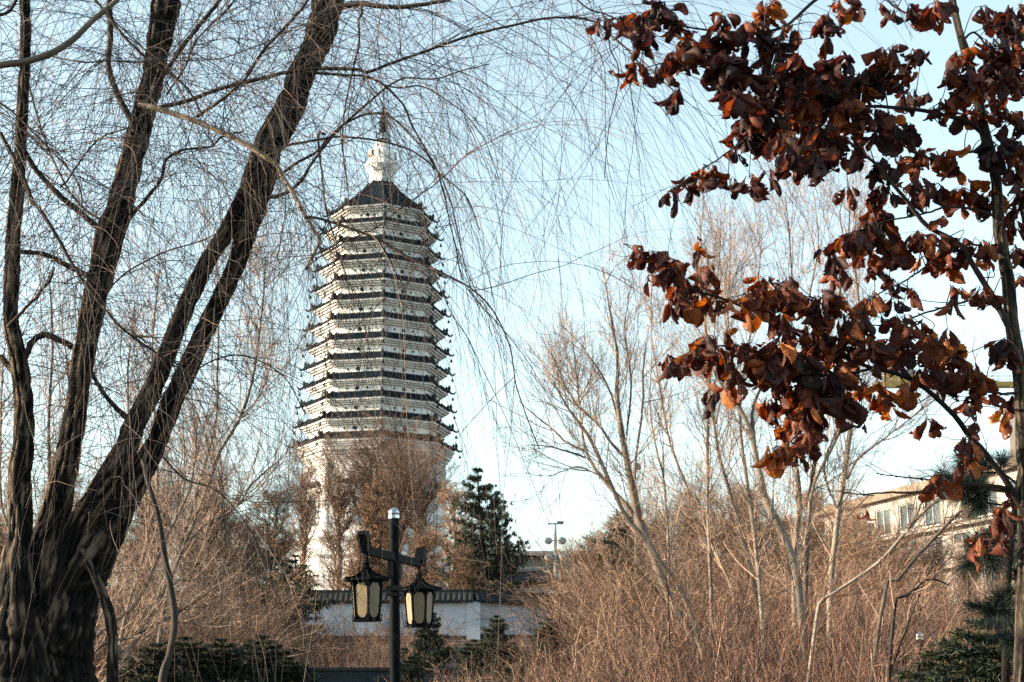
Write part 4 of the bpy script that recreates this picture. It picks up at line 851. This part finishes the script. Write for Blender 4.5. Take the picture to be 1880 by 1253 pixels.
# ------------------------------------------------------------------ tower crane behind the oak
CD = 170.
m0, m1 = P(1604, 707, CD), P(2060, 706, CD)
cz = m0[2]
mx = P(1960, 706, CD)[0]
crn = empty('tower_crane', 'yellow tower crane jib with a thin guard rail crossing behind the oak leaves', 'crane', (mx, CD, 12.2))
g = Geo(); L0 = m0[0] - mx; zz = cz - 12.2
for y_ in (-.7, .7): g.box(((L0 + 14) / 2, y_, zz), (14 - L0, .22, .55))
for k in range(int((14 - L0) / 2)): g.box((L0 + 1 + k * 2, 0, zz - .1), (.12, 1.2, .12))
g.build('jib', M['crane_yellow'], crn)
g = Geo()
for y_ in (-.8, .8):
    g.box(((L0 + 14) / 2, y_, zz + 1.35), (14 - L0, .05, .05)); g.box(((L0 + 14) / 2, y_, zz + .85), (14 - L0, .05, .05))
    for k in range(int((14 - L0) / 2)): g.box((L0 + 1 + k * 2, y_ + .02, zz + .8), (.05, .05, 1.1))
g.build('guard_rail', M['steel_grey'], crn)
g = Geo(); a = P(1618, 690, CD)[0] - mx; b = P(1685, 690, CD)[0] - mx
g.box(((a + b) / 2, -1.0, zz + .2), (b - a, .5, 1.6)); g.build('machine_deck', M['crane_yellow'], crn)
g = Geo(); g.box(((a + b) / 2 - .2, 0, zz + 1.4), (b - a - .6, 1.4, .7)); g.box(((a + b) / 2 + 1.2, 0, zz + 1.6), (.9, 1.2, .9)); g.build('winch', M['steel_grey'], crn)
g = Geo()
for sx in (-.8, .8):
    for sy_ in (-.8, .8): g.box((sx, sy_, zz / 2 + 4), (.18, .18, zz + 10))
k = 0
while k * 1.6 < zz + 8:
    for sy_ in (-.8, .8):
        s_ = 1 if k % 2 else -1; g.tubes(np.array([[-.8 * s_, sy_, k * 1.6], [.8 * s_, sy_, k * 1.6 + 1.6]]), np.array([.06, .06]), 4); g.tubes(np.array([[sy_, -.8 * s_, k * 1.6], [sy_, .8 * s_, k * 1.6 + 1.6]]), np.array([.06, .06]), 4)
    k += 1
g.build('mast', M['crane_yellow'], crn)
g = Geo(); e = P(1740, 664, CD); g.tubes(np.array([[L0 + 1, 0, zz + .4], [e[0] - mx, 0, e[2] - 12.2], [-.2, 0, zz + 8.8]]), np.array([.05, .09, .05]), 5)
g.tubes(np.array([[14., 0, zz + .4], [.2, 0, zz + 8.8]]), np.array([.05, .05]), 5); g.build('stay_cable', M['steel_grey'], crn)

# ------------------------------------------------------------------ bare trees of the middle ground
def bare_tree(label, traces, d, bark, twig, n1=40, n2=260, n3=1600, l1=1.6, l2=.8, l3=.4, bend=(0, 0, .25), seed=1, name='bare_tree', group=None, tr=.004, t0=.3, b3=(0, 0, -.05), wig=.1):
    """traces: photo-pixel stems (x,y,w) at depth d; first row lowest. procedural twigs added"""
    rg = np.random.default_rng(seed)
    x0 = P(*traces[0][0][:2], d)[0]; gz = float(G(x0, d)); B0 = np.array([x0, d, gz])
    root = empty(name, label, 'tree', tuple(B0), group=group)
    SP, SR = [], []
    for i, tr_ in enumerate(traces):
        off = 0 if i == 0 else rg.normal() * d * .012; n = len(tr_)
        a = np.array([[*(P(x, y, d + off * (k / (n - 1))) - B0), w_ * .86 / 2 / F * d] for k, (x, y, w_) in enumerate(tr_)])
        if a[0, 2] > .02 and i in getattr(bare_tree, 'rooted', (0,)) or (i > 0 and tr_[0][1] > 1000):
            dn = a[0].copy(); dn[0] -= (a[1, 0] - a[0, 0]) / max(.3, abs(a[1, 2] - a[0, 2])) * a[0, 2] * .5; dn[2] = -.3; dn[3] *= 1.25
            if dn[2] < a[0, 2] - .1: a = np.vstack([dn, a])
        q = spline(a, 28); w_ = rg.normal(size=(28, 3)).cumsum(0) * .004 * d / 20; w_[:, 1] *= 2; q[:, :3] += w_
        SP.append(q[:, :3]); SR.append(np.maximum(q[:, 3], .004)); g = Geo(); g.tubes(q[:, :3], SR[-1], 9)
        g.build('trunk' if i == 0 else 'branch', bark, root, smooth=True)
    SP, SR = np.array(SP), np.array(SR); g = Geo()
    A1, B1 = spawn(SP, SR, int(n1 * 1.2), t0=t0, ang=(.55, .2), length=l1 * 1.1, nseg=9, wig=wig, bend=bend, rmax=.55, rcap=.0004 * d, rtip=tr, rg=rg); g.tubes(A1, B1, 4)
    A2, B2 = spawn(np.concatenate([A1, SP[:, 10:][:, :18:2][:, :10] if False else A1]), np.concatenate([B1, B1]), int(n2 * 1.2), ang=(.6, .2), length=l2, nseg=7, wig=wig, bend=bend, rmax=.6, rcap=.00028 * d, rtip=tr * .6, rg=rg); g.tubes(A2, B2, 3)
    A3, B3 = spawn(A2, B2, int(n3 * 1.05), ang=(.7, .3), length=l3, nseg=5, wig=wig * 1.2, bend=b3, rmax=.8, rcap=.00011 * d, rtip=.00005 * d, rg=rg); g.tubes(A3, B3, 3)
    g.build('crown', twig, root)
    return root
pb_, pt2 = M['pale_bark'], M['pale_twig']
bare_tree('leaning grey bare tree with a forked trunk, right of the pagoda', [
 [(1275, 1180, 17), (1261, 1146, 17), (1231, 1093, 17), (1204, 1025, 16), (1178, 961, 20), (1170, 931, 17), (1155, 855, 15), (1140, 780, 12), (1133, 719, 9), (1135, 659, 7), (1119, 567, 5), (1105, 492, 3)],
 [(1178, 965, 10), (1148, 925, 11), (1115, 888, 8), (1079, 831, 7), (1067, 751, 5), (1059, 659, 3), (1050, 590, 2)],
 [(1079, 831, 6), (1047, 815, 5), (1000, 775, 4), (952, 731, 2)], [(1157, 850, 7), (1120, 810, 6), (1099, 779, 5), (1051, 727, 4), (1020, 671, 3), (1000, 620, 2)],
 [(1139, 779, 5), (1120, 720, 4), (1098, 679, 4), (1067, 635, 2), (1030, 600, 2)], [(1075, 839, 5), (1040, 828, 4), (1012, 823, 3), (972, 819, 2)],
 [(1150, 800, 5), (1160, 700, 4), (1150, 600, 3), (1165, 520, 2)], [(1178, 961, 8), (1168, 860, 6), (1180, 760, 5), (1182, 680, 4), (1195, 600, 2)]], 26, pb_, pt2, 70, 500, 3000, 1.5, .8, .42, seed=11)
bare_tree('thin pale sapling leaning left in front of the forked tree', [
 [(1290, 1200, 11), (1250, 1080, 11), (1220, 1044, 11), (1186, 991, 11), (1148, 946, 10), (1118, 886, 9), (1080, 799, 8), (1050, 760, 6), (1015, 700, 3)],
 [(1118, 886, 5), (1090, 870, 4), (1060, 862, 3), (1010, 880, 2)]], 23, pb_, pt2, 34, 200, 1200, 1.3, .7, .35, seed=12)
bare_tree('straight slim bare tree, the leftmost upright one right of centre', [
 [(1304, 1150, 9), (1302, 1067, 8), (1295, 931, 7), (1295, 780, 7), (1298, 687, 6), (1290, 600, 5), (1281, 500, 4), (1279, 400, 3)],
 [(1227, 1063, 5), (1227, 1006, 5), (1220, 882, 4), (1205, 820, 4), (1195, 740, 3), (1200, 640, 2)], [(1297, 700, 3), (1310, 600, 3), (1316, 500, 2), (1320, 420, 2)]], 28, pb_, pt2, 60, 420, 2600, 1.7, .8, .42, seed=13)
bare_tree('bare tree with two crossing slender stems rising behind the lower oak leaves', [
 [(1405, 1180, 10), (1393, 1105, 9), (1378, 1025, 9), (1359, 961, 8), (1344, 905, 8), (1321, 837, 7), (1314, 780, 7), (1300, 700, 5), (1296, 620, 4), (1312, 500, 3), (1318, 420, 2)],
 [(1345, 1090, 7), (1321, 1029, 7), (1291, 957, 7), (1269, 912, 6), (1242, 848, 6), (1223, 780, 5), (1210, 700, 4), (1195, 610, 3), (1200, 500, 2)], [(1314, 780, 4), (1330, 700, 4), (1336, 600, 3), (1340, 480, 3), (1336, 380, 2)]], 30, pb_, pt2, 64, 480, 3000, 1.9, .9, .45, seed=14)
bare_tree('crooked bare tree whose dark elbow bends sharply left below the rusty leaves', [
 [(1470, 1130, 20), (1454, 1025, 18), (1427, 961, 17), (1404, 922, 19), (1396, 895, 15), (1389, 855, 12), (1374, 790, 11), (1350, 745, 9), (1335, 728, 8), (1310, 690, 5), (1290, 640, 3)],
 [(1385, 820, 9), (1378, 765, 8), (1394, 719, 6), (1420, 680, 5), (1440, 640, 4), (1450, 540, 3), (1445, 432, 3), (1440, 360, 2)], [(1376, 790, 7), (1350, 715, 6), (1345, 660, 4), (1340, 560, 3), (1362, 470, 2)],
 [(1395, 1080, 9), (1389, 1014, 9), (1382, 950, 9), (1370, 874, 8), (1359, 780, 7), (1362, 700, 5), (1380, 600, 4), (1392, 500, 3), (1400, 400, 2)]], 25, pb_, pt2, 80, 560, 3200, 1.7, .8, .42, seed=15)
bare_tree('cluster of three pale upright trunks under the densest rusty leaves', [
 [(1461, 1150, 14), (1461, 1006, 12), (1469, 923, 12), (1461, 855, 11), (1462, 780, 9), (1470, 680, 7), (1480, 560, 5), (1500, 440, 3), (1490, 350, 2)],
 [(1480, 1100, 11), (1488, 931, 10), (1495, 855, 9), (1505, 780, 8), (1520, 640, 6), (1545, 520, 4), (1560, 420, 3), (1555, 330, 2)], [(1478, 1000, 8), (1492, 900, 7), (1530, 820, 6), (1556, 760, 5), (1590, 700, 3)]], 27, pb_, pt2, 70, 520, 3000, 2.0, .9, .45, seed=16)
bare_tree('bare tree with a long side limb sweeping up right, left of the cream building', [
 [(1525, 1120, 14), (1529, 1025, 13), (1540, 931, 12), (1552, 855, 11), (1561, 780, 10), (1572, 700, 8), (1580, 600, 6), (1565, 480, 4), (1570, 380, 3)],
 [(1556, 880, 6), (1575, 845, 5), (1608, 818, 4), (1654, 780, 3), (1710, 738, 3), (1750, 715, 2)], [(1540, 940, 5), (1512, 870, 5), (1530, 800, 4), (1560, 760, 3)]], 29, pb_, pt2, 60, 420, 2600, 1.9, .9, .45, b3=(0, 0, -.2), seed=17)
bare_tree('arching grey bare sapling leaning right across the cream building', [
 [(1500, 1130, 8), (1518, 1101, 7), (1605, 1037, 7), (1657, 980, 7), (1703, 930, 6), (1745, 905, 4), (1790, 893, 3)], [(1657, 980, 4), (1690, 960, 3), (1720, 980, 2)]], 17, M['pale_bark'], M['red_stem'], 20, 90, 400, .7, .4, .25, seed=18)
bare_tree('second grey sapling leaning right, its tip under the pine needles', [
 [(1620, 1110, 8), (1642, 1074, 7), (1691, 1014, 7), (1744, 957, 7), (1789, 920, 5), (1830, 890, 3)]], 16, M['pale_bark'], M['red_stem'], 16, 80, 360, .7, .4, .25, seed=19)
bare_tree('short dark forked sapling in front of the gabled house', [
 [(1640, 1130, 8), (1654, 1105, 7), (1680, 1080, 7), (1706, 1063, 5), (1740, 1075, 3)], [(1700, 1066, 4), (1760, 1030, 3), (1800, 1000, 2)]], 14, M['oak_twig'], M['red_stem'], 16, 70, 260, .5, .3, .2, seed=20)
# left side, behind the willow
bare_tree('pale sunlit bare tree leaning right between the willow and the pagoda', [
 [(300, 1120, 9), (318, 1048, 9), (359, 948, 8), (384, 882, 8), (404, 825, 7), (432, 779, 7), (456, 718, 6), (469, 651, 5), (480, 560, 4), (486, 470, 2)],
 [(340, 1000, 5), (380, 960, 5), (430, 930, 4), (470, 880, 4), (520, 840, 2)], [(432, 779, 4), (470, 740, 3), (500, 690, 2)]], 22, pb_, M['pale_twig'], 60, 420, 2600, 1.5, .8, .4, b3=(0, 0, -.3), seed=21)
bare_tree('pale bare tree seen through the gap between the willow stems', [
 [(221, 1230, 11), (263, 1152, 10), (304, 1079, 9), (330, 1010, 7), (390, 800, 5), (399, 685, 5), (402, 618, 4), (398, 500, 3), (400, 420, 2)],
 [(225, 1150, 8), (256, 1045, 8), (273, 975, 7), (290, 900, 6), (285, 780, 5), (278, 640, 4), (292, 501, 3)], [(300, 1090, 5), (350, 1060, 5), (400, 1050, 4), (440, 1020, 2)]], 24, pb_, M['pale_twig'], 70, 480, 3000, 1.6, .8, .4, b3=(0, 0, -.3), seed=22)
bare_tree('pale bare tree with several stems low behind the willow base', [
 [(160, 1253, 12), (180, 1131, 11), (195, 1050, 9), (215, 960, 8), (240, 860, 6), (235, 700, 5), (250, 560, 3)],
 [(150, 1200, 8), (250, 1110, 8), (300, 1000, 6), (350, 900, 5), (365, 780, 3)], [(170, 1200, 7), (240, 1170, 6), (330, 1120, 5), (395, 1075, 3)]], 20, pb_, M['pale_twig'], 60, 420, 2600, 1.3, .7, .38, b3=(0, 0, -.2), seed=23)
bare_tree('bare tree filling the gap between the leftmost two willow stems', [
 [(90, 1253, 12), (92, 1100, 11), (95, 950, 9), (90, 800, 7), (100, 640, 5), (95, 500, 3)],
 [(80, 1100, 6), (10, 950, 6), (5, 800, 5), (10, 650, 4)], [(95, 950, 6), (120, 850, 5), (130, 700, 4), (115, 560, 2)]], 23, pb_, M['pale_twig'], 70, 460, 2800, 1.5, .8, .4, b3=(0, 0, -.3), seed=24)

# ------------------------------------------------------------------ dense twiggy trees in front of the pagoda
def dense_tree(name, label, h, wd, n1, n2, n3, twig, bark, seed, tr=.012, shape='cone', drop=0):
    rg = np.random.default_rng(seed)
    root = empty(name, label, 'tree')
    z = np.linspace(0, h, 20); t = np.stack([rg.normal() * .1 + .12 * np.sin(z * .9 + seed), .1 * np.cos(z * .7), z], 1)
    g = Geo(); r_ = np.linspace(.028 * h, .006 * h, 20); g.tubes(t, r_, 8); g.build('trunk', bark, root, smooth=True)
    k = n1; tt = rg.random(k) ** .8 * .88 + .1; zz = tt * h
    prof = {'cone': (1 - tt) ** .7 * .9 + .12, 'round': np.sqrt(np.clip(1 - (2 * tt - 1.05) ** 2, .05, 1)), 'vase': .35 + .65 * tt}[shape] * wd
    th = rg.random(k) * 6.283; up_ = {'cone': .25, 'round': .7, 'vase': 1.6}[shape]
    d = np.stack([np.cos(th), np.sin(th), np.full(k, up_)], 1) + rg.normal(size=(k, 3)) * .2; d /= np.linalg.norm(d, axis=1, keepdims=True)
    L = prof * (.7 + .5 * rg.random(k)); ns = 8; A = np.zeros((k, ns + 1, 3)); A[:, 0] = np.stack([np.interp(zz, z, t[:, 0]), np.interp(zz, z, t[:, 1]), zz], 1)
    for j in range(ns):
        d = d + rg.normal(size=(k, 3)) * .12 + np.array([0, 0, .05 - drop]); d /= np.linalg.norm(d, axis=1, keepdims=True); A[:, j + 1] = A[:, j] + d * (L / ns)[:, None]
    Ra = np.linspace(1, .3, ns + 1)[None] * (.010 * h * (1.1 - tt))[:, None] * .8 + tr * .5
    c = Geo(); c.tubes(A, Ra, 4)
    A2, B2 = spawn(A, Ra, n2, t0=.15, ang=(.8, .3), length=wd * .42, nseg=5, wig=.18, bend=(0, 0, .1 - drop), rmax=.7, rcap=tr * 2.4, rtip=tr * .8, rg=rg); c.tubes(A2, B2, 3)
    A3, B3 = spawn(A2, B2, n3, ang=(.8, .4), length=wd * .17, nseg=3, wig=.22, bend=(0, 0, -drop), rmax=.8, rcap=tr, rtip=tr * .45, rg=rg); c.tubes(A3, B3, 3)
    c.build('crown', twig, root)
    return root
def put(root, px, py_top, d, label, group=None, wsc=1., first=False, base_h=None, lean=0):
    """stand a copy at depth d so that its top comes at py_top"""
    p = P(px, py_top, d); gz = float(G(p[0], d)); s_ = (p[2] - gz) / base_h
    r = root if first else dup(root, (0, 0, 0))
    r.location = (p[0], d, gz - .1); r.rotation_euler = (0, lean, random.random() * 6.28); r.scale = (s_ * wsc, s_ * wsc, s_)
    r['label'] = label
    if group: r['group'] = group
    return r
dt1 = dense_tree('deciduous_tree', 'x', 8, 3.4, 60, 900, 5200, M['tan_stem'], M['pale_bark'], 31, shape='vase', tr=.008)
dt2 = dense_tree('deciduous_tree', 'x', 8, 2.0, 90, 1100, 5200, M['brown_twig'], M['oak_twig'], 32, shape='round', tr=.013)
dt3 = dense_tree('dry_cedar', 'x', 8, 1.9, 120, 1400, 6500, M['brown_twig'], M['oak_twig'], 33, shape='cone', tr=.014, drop=.05)
GB = 'leafless brown trees in front of the pagoda foot'
L_ = [(dt3, 695, 868, 86, 'dense brown bushy tree covering the middle of the pagoda foot', 1.0), (dt1, 625, 870, 92, 'thin fan shaped bare tree against the left faces of the pagoda foot', 1.0), (dt1, 775, 865, 90, 'thin fan shaped bare tree against the right faces of the pagoda foot', 1.1),
      (dt2, 505, 905, 80, 'round brown tree left of the pagoda foot', 1.1), (dt2, 838, 905, 82, 'round brown tree right of the pagoda foot, left of the pine', 1.0), (dt3, 905, 990, 84, 'drooping brown tree just right of the dark pine', 1.3),
      (dt2, 430, 960, 84, 'brown tree between the willow and the pagoda', 1.2), (dt1, 690, 838, 94, 'tall thin fan shaped bare tree before the front corner of the pagoda foot', 1.1), (dt1, 735, 862, 84, 'thin fan shaped bare tree just above the lamp ball', .9), (dt1, 560, 890, 98, 'thin bare tree at the left edge of the pagoda foot', .9), (dt3, 1130, 930, 70, 'dark brown tree behind the leaning forked trunk', 1.3), (dt2, 1090, 985, 66, 'brown tree to the left behind the leaning forked trunk', 1.1), (dt3, 1275, 950, 95, 'low brown tree behind the straight slim bare tree', 1.4),
      (dt2, 660, 1000, 70, 'brown thicket tree behind the left lantern', 1.2), (dt2, 780, 985, 68, 'brown thicket tree behind the right lantern', 1.1), (dt2, 850, 1010, 66, 'brown tree above the wall right of the lamp', 1.1)]
used = set()
for r0, px, py, d, lb, ws in L_:
    put(r0, px, py, d, lb, GB, ws, first=(r0.name not in used), base_h=8); used.add(r0.name)
GF = 'far bare trees along the back of the park'
for i in range(26):
    px = -40 + i * 78 + random.uniform(-25, 25); py = random.uniform(985, 1045)
    if 560 < px < 830: continue
    if px > 1330: py = random.uniform(905, 960)
    if px < 420: py = random.uniform(900, 990)
    put(random.choice([dt1, dt2]), px, py, random.uniform(105, 165), 'brown leafless tree in the hazy row along the back of the park', GF, random.uniform(1., 1.5), base_h=8)

for nm, lb, xs, ya, yb, da, db in (('twigs in front of the cream building', 'thin tan fan shaped tree veiling the cream building at right', (1590, 1650, 1720, 1780, 1840), 930, 985, 46, 62),
                                 ('fan trees behind the middle trunks', 'thin tan fan shaped tree behind the pale trunks right of centre', (1170, 1215, 1265, 1320, 1370, 1430, 1490, 1540), 890, 955, 52, 74),
                                 ('fan trees behind the willow', 'thin tan fan shaped tree behind the willow stems at left', (20, 130, 180, 240, 300, 350, 410, 465), 840, 960, 36, 60)):
    for x in xs: put(dt1, x + random.uniform(-15, 15), random.uniform(ya, yb) + 40, random.uniform(da, db), lb, nm, random.uniform(.8, 1.2), base_h=8)

# ------------------------------------------------------------------ thicket shrubs
def shrub(name, seed, mt, n, h, spread, n2, n3, r0=.007, bend=(0, 0, .12), wig=.07, l2=.7, l3=.35):
    rg = np.random.default_rng(seed); k = n
    th = rg.random(k) * 6.283; rr = rg.random(k) ** .6 * .35
    d = np.stack([np.cos(th) * spread, np.sin(th) * spread, np.ones(k)], 1) * np.array([1, 1, 1]) + rg.normal(size=(k, 3)) * .14; d /= np.linalg.norm(d, axis=1, keepdims=True)
    ns = 12; A = np.zeros((k, ns + 1, 3)); A[:, 0] = np.stack([np.cos(th) * rr, np.sin(th) * rr, np.full(k, -.1)], 1); L = h * (.55 + .55 * rg.random(k))
    for j in range(ns):
        d = d + rg.normal(size=(k, 3)) * wig + np.array(bend) / ns * 2; d /= np.linalg.norm(d, axis=1, keepdims=True); A[:, j + 1] = A[:, j] + d * (L / ns)[:, None]
    Ra = np.linspace(1, .25, ns + 1)[None] * (r0 * (.45 + 1.7 * rg.random(k) ** 2.2))[:, None]
    g = Geo(); g.tubes(A, Ra, 4)
    A2, B2 = spawn(A, Ra, n2, t0=.2, ang=(.5, .2), length=h * l2 * .5, nseg=7, wig=wig * 1.5, bend=bend, rmax=.7, rcap=r0 * .6, rtip=r0 * .22, rg=rg); g.tubes(A2, B2, 3)
    A3, B3 = spawn(A2, B2, n3, ang=(.6, .25), length=h * l3 * .35, nseg=4, wig=wig * 2, bend=(0, 0, .05), rmax=.8, rcap=r0 * .35, rtip=r0 * .16, rg=rg); g.tubes(A3, B3, 3)
    return g.build(name, mt)
sA = [shrub('shrub', 40 + i, M['red_stem'], 46, 2.6, .5, 240, 420, r0=.0085, wig=.055) for i in range(4)]
sB = [shrub('brush_shrub', 45 + i, M['tan_stem'], 56, 2.4, .7, 380, 1000, r0=.010, wig=.13, bend=(0, 0, -.03)) for i in range(4)]
usedm = set()
def scatter(src, lst, label, cat, group):
    for (px, pt, d, ws) in lst:
        s0 = random.choice(src)
        o = s0 if s0.name not in usedm else s0.copy()
        if s0.name in usedm: COL.objects.link(o)
        usedm.add(s0.name)
        p = P(px, pt, d); gz = float(G(p[0], d)); s_ = max(.25, (p[2] - gz) / 2.75)
        o.location = (p[0], d, gz); o.rotation_euler = (random.gauss(0, .05), random.gauss(0, .08), random.random() * 6.28); o.scale = (s_ * ws, s_ * ws, s_)
        tag(o, label, cat, group)
# right thicket: red-brown, several rows deep
rows = []
for d, y0, y1, n, xa, xb in ((13.5, 1100, 1180, 10, 1130, 1960), (17, 1050, 1140, 12, 1090, 1950), (22, 1010, 1090, 12, 1060, 1940), (29, 990, 1060, 13, 1080, 1930)):
    for i in range(n):
        x_ = xa + (xb - xa) * (i + .5) / n + random.uniform(-25, 25)
        if d == 13.5 and x_ > 1740: continue
        rows.append((x_, random.uniform(y0, y1) if not 1630 < x_ < 1750 else random.uniform(1165, 1215), d * random.uniform(.93, 1.07), random.uniform(.9, 1.3)))
tanrows = [q for q in rows if q[0] < 1240 and q[2] > 15]; rows = [q for q in rows if q not in tanrows]
scatter(sB, tanrows, 'tan wiry shrub at the left end of the lower right thicket', 'shrub', 'tan shrubs at the left end of the thicket')
scatter(sA, rows, 'red-brown leafless shrub among those of the thicket filling the lower right', 'shrub', 'red-brown shrubs of the lower right thicket')
rows = []
for d, y0, y1, n, xa, xb in ((36, 960, 1040, 14, 1060, 1960), (46, 910, 990, 16, 1090, 1980), (60, 900, 970, 14, 1130, 1760)):
    for i in range(n):
        x_ = xa + (xb - xa) * (i + .5) / n + random.uniform(-25, 25)
        y_ = random.uniform(y0, y1) - (30 if x_ < 1560 else -45)
        if 1650 < x_ < 1735: y_ = random.uniform(1110, 1150)
        if x_ < 1140: y_ += 50
        rows.append((x_, y_, d * random.uniform(.94, 1.06), random.uniform(1., 1.4)))
scatter(sB, rows, 'tan leafless shrub behind the red-brown thicket at right, below the cream building', 'shrub', 'tan shrubs behind the right thicket')
rows = [(x + random.uniform(-14, 14), random.uniform(1105, 1190) if 580 < x < 760 else random.uniform(1170, 1215), random.uniform(24, 34), 1.2) for x in range(560, 1120, 48)]
rows += [(x + random.uniform(-14, 14), random.uniform(1070, 1150), random.uniform(38, 54), 1.2) for x in range(500, 780, 34)]
scatter(sB, rows, 'tan dry shrub standing in front of the garden wall', 'shrub', 'tan shrubs in front of the garden wall')
rows = [(x + random.uniform(-14, 14), random.uniform(930, 1080), random.uniform(26, 50), 1.2) for x in list(range(100, 470, 24)) + list(range(140, 440, 40))] + [(x, random.uniform(1040, 1110), random.uniform(62, 72), 1.2) for x in range(400, 900, 36)]
scatter(sB, rows, 'tan leafless shrub behind the willow base at lower left', 'shrub', 'tan shrubs behind the willow')
rows = [(870, 1215, 15, .9), (940, 1190, 16, 1.), (1010, 1165, 17, 1.), (1075, 1120, 18, 1.), (985, 1220, 13, .9), (1060, 1185, 13.5, 1.)]
scatter(sA, rows, 'red-brown wispy shrub to the right of the lamp at the bottom', 'shrub', 'wispy red shrubs right of the lamp')
rows = [(0, 1120, 7.8, .8), (60, 1180, 8.2, .7)]

# ------------------------------------------------------------------ pines and dark evergreens
def conifer(name, label, h, wd, tiers, per, nd, seed, ln, wdn, gap=0., mt='needle', up=.15):
    rg = np.random.default_rng(seed); root = empty(name, label, 'tree')
    z = np.linspace(0, h, 14); g = Geo(); tx = .06 * h * np.sin(z / h * 3 + seed) * .4; t = np.stack([tx, tx * .5, z], 1); g.tubes(t, np.linspace(.022 * h, .004 * h, 14), 7); g.build('trunk', M['oak_twig'], root)
    fo = Geo(); br = Geo(); C, D = [], []
    for i in range(tiers):
        f = i / (tiers - 1); zc = h * (.14 + .84 * f); L0 = wd * (1 - f) ** .75 * (.75 + .5 * rg.random()) + wd * .08
        for j in range(per):
            if rg.random() < gap: continue
            th = rg.random() * 6.283; L = L0 * (.6 + .6 * rg.random()); s = np.linspace(0, 1, 6)[:, None]
            b = np.array([np.interp(zc, z, tx), np.interp(zc, z, tx) * .5, zc]); q = b + s * L * np.array([math.cos(th), math.sin(th), up]) + np.array([0, 0, 1]) * (s ** 2) * L * .18
            br.tubes(q, np.linspace(.008 * h, .003 * h, 6) * (1.1 - f), 4)
            m = max(3, int(nd * L / wd))
            u = .25 + .75 * rg.random(m); pp = np.stack([np.interp(u, s[:, 0], q[:, a]) for a in range(3)], 1) + rg.normal(size=(m, 3)) * np.array([1, 1, .55]) * L0 * .13
            C.append(pp); D.append(np.tile([math.cos(th) * .6, math.sin(th) * .6, .8], (m, 1)))
    C = np.concatenate(C); D = np.concatenate(D); needles(fo, C, D, 16, ln, wdn, .75, rg)
    br.build('branch', M['oak_twig'], root); fo.build('foliage', M[mt], root)
    return root
cA = conifer('pine_tree', 'x', 8, 2.3, 15, 6, 40, 51, .27, .016, gap=.22)
cB = conifer('young_pine', 'x', 3, 1.0, 15, 10, 46, 52, .10, .005)
usedc = set()
for r0, px, py, d, lb, ws, bh in [
    (cA, 880, 858, 78, 'dark green pine rising right of the pagoda foot', .95, 8), (cA, 915, 900, 80, 'smaller dark pine leaning against the tall pine right of the pagoda', .6, 8), (cA, 470, 985, 50, 'dark pine left of the sunlit pagoda plinth', 1.3, 8), (cA, 545, 1015, 52, 'low dark pine just above the wall left of the lamp', 1.3, 8), (cA, 1150, 945, 62, 'dark pine behind the leaning forked tree', 1.2, 8), (cA, 420, 1055, 62, 'low dark pine above the left end of the wall', 1.3, 8),
    (cB, 792, 1108, 29, 'young yellow-green pine directly behind the right lantern', 1.0, 3), (cB, 915, 1122, 31, 'young pine in front of the blue-grey wall, left one of the pair', 1.2, 3), (cB, 1010, 1128, 32, 'young pine in front of the blue-grey wall, right one of the pair', 1.2, 3), (cB, 1822, 1095, 12.6, 'bushy green pine at the foot of the oak in the lower right corner', 1.4, 3), (cB, 1740, 1160, 13.2, 'low green pine left of the corner pine at lower right', 1.5, 3), (cB, 870, 1165, 27, 'small bright young pine to the right of the lamp post', 1.3, 3),
    (cB, 345, 1158, 22, 'dark green bushy evergreen beside the pale vertical stem at lower left', 1.8, 3), (cB, 410, 1162, 22.6, 'dark green bushy evergreen in the middle of the lower left row', 1.9, 3), (cB, 480, 1156, 23, 'dark green evergreen with yellow tips, left of the low slate wall', 1.8, 3), (cB, 535, 1195, 22.2, 'low rounded evergreen at the end of the slate wall', 1.9, 3), (cB, 290, 1170, 21, 'dark evergreen half hidden by the willow side stem', 1.7, 3), (cB, 750, 1195, 24, 'low evergreen tucked behind the lamp post', 1.2, 3)]:
    put(r0, px, py, d, lb, None, ws, first=(r0.name not in usedc), base_h=bh); usedc.add(r0.name)
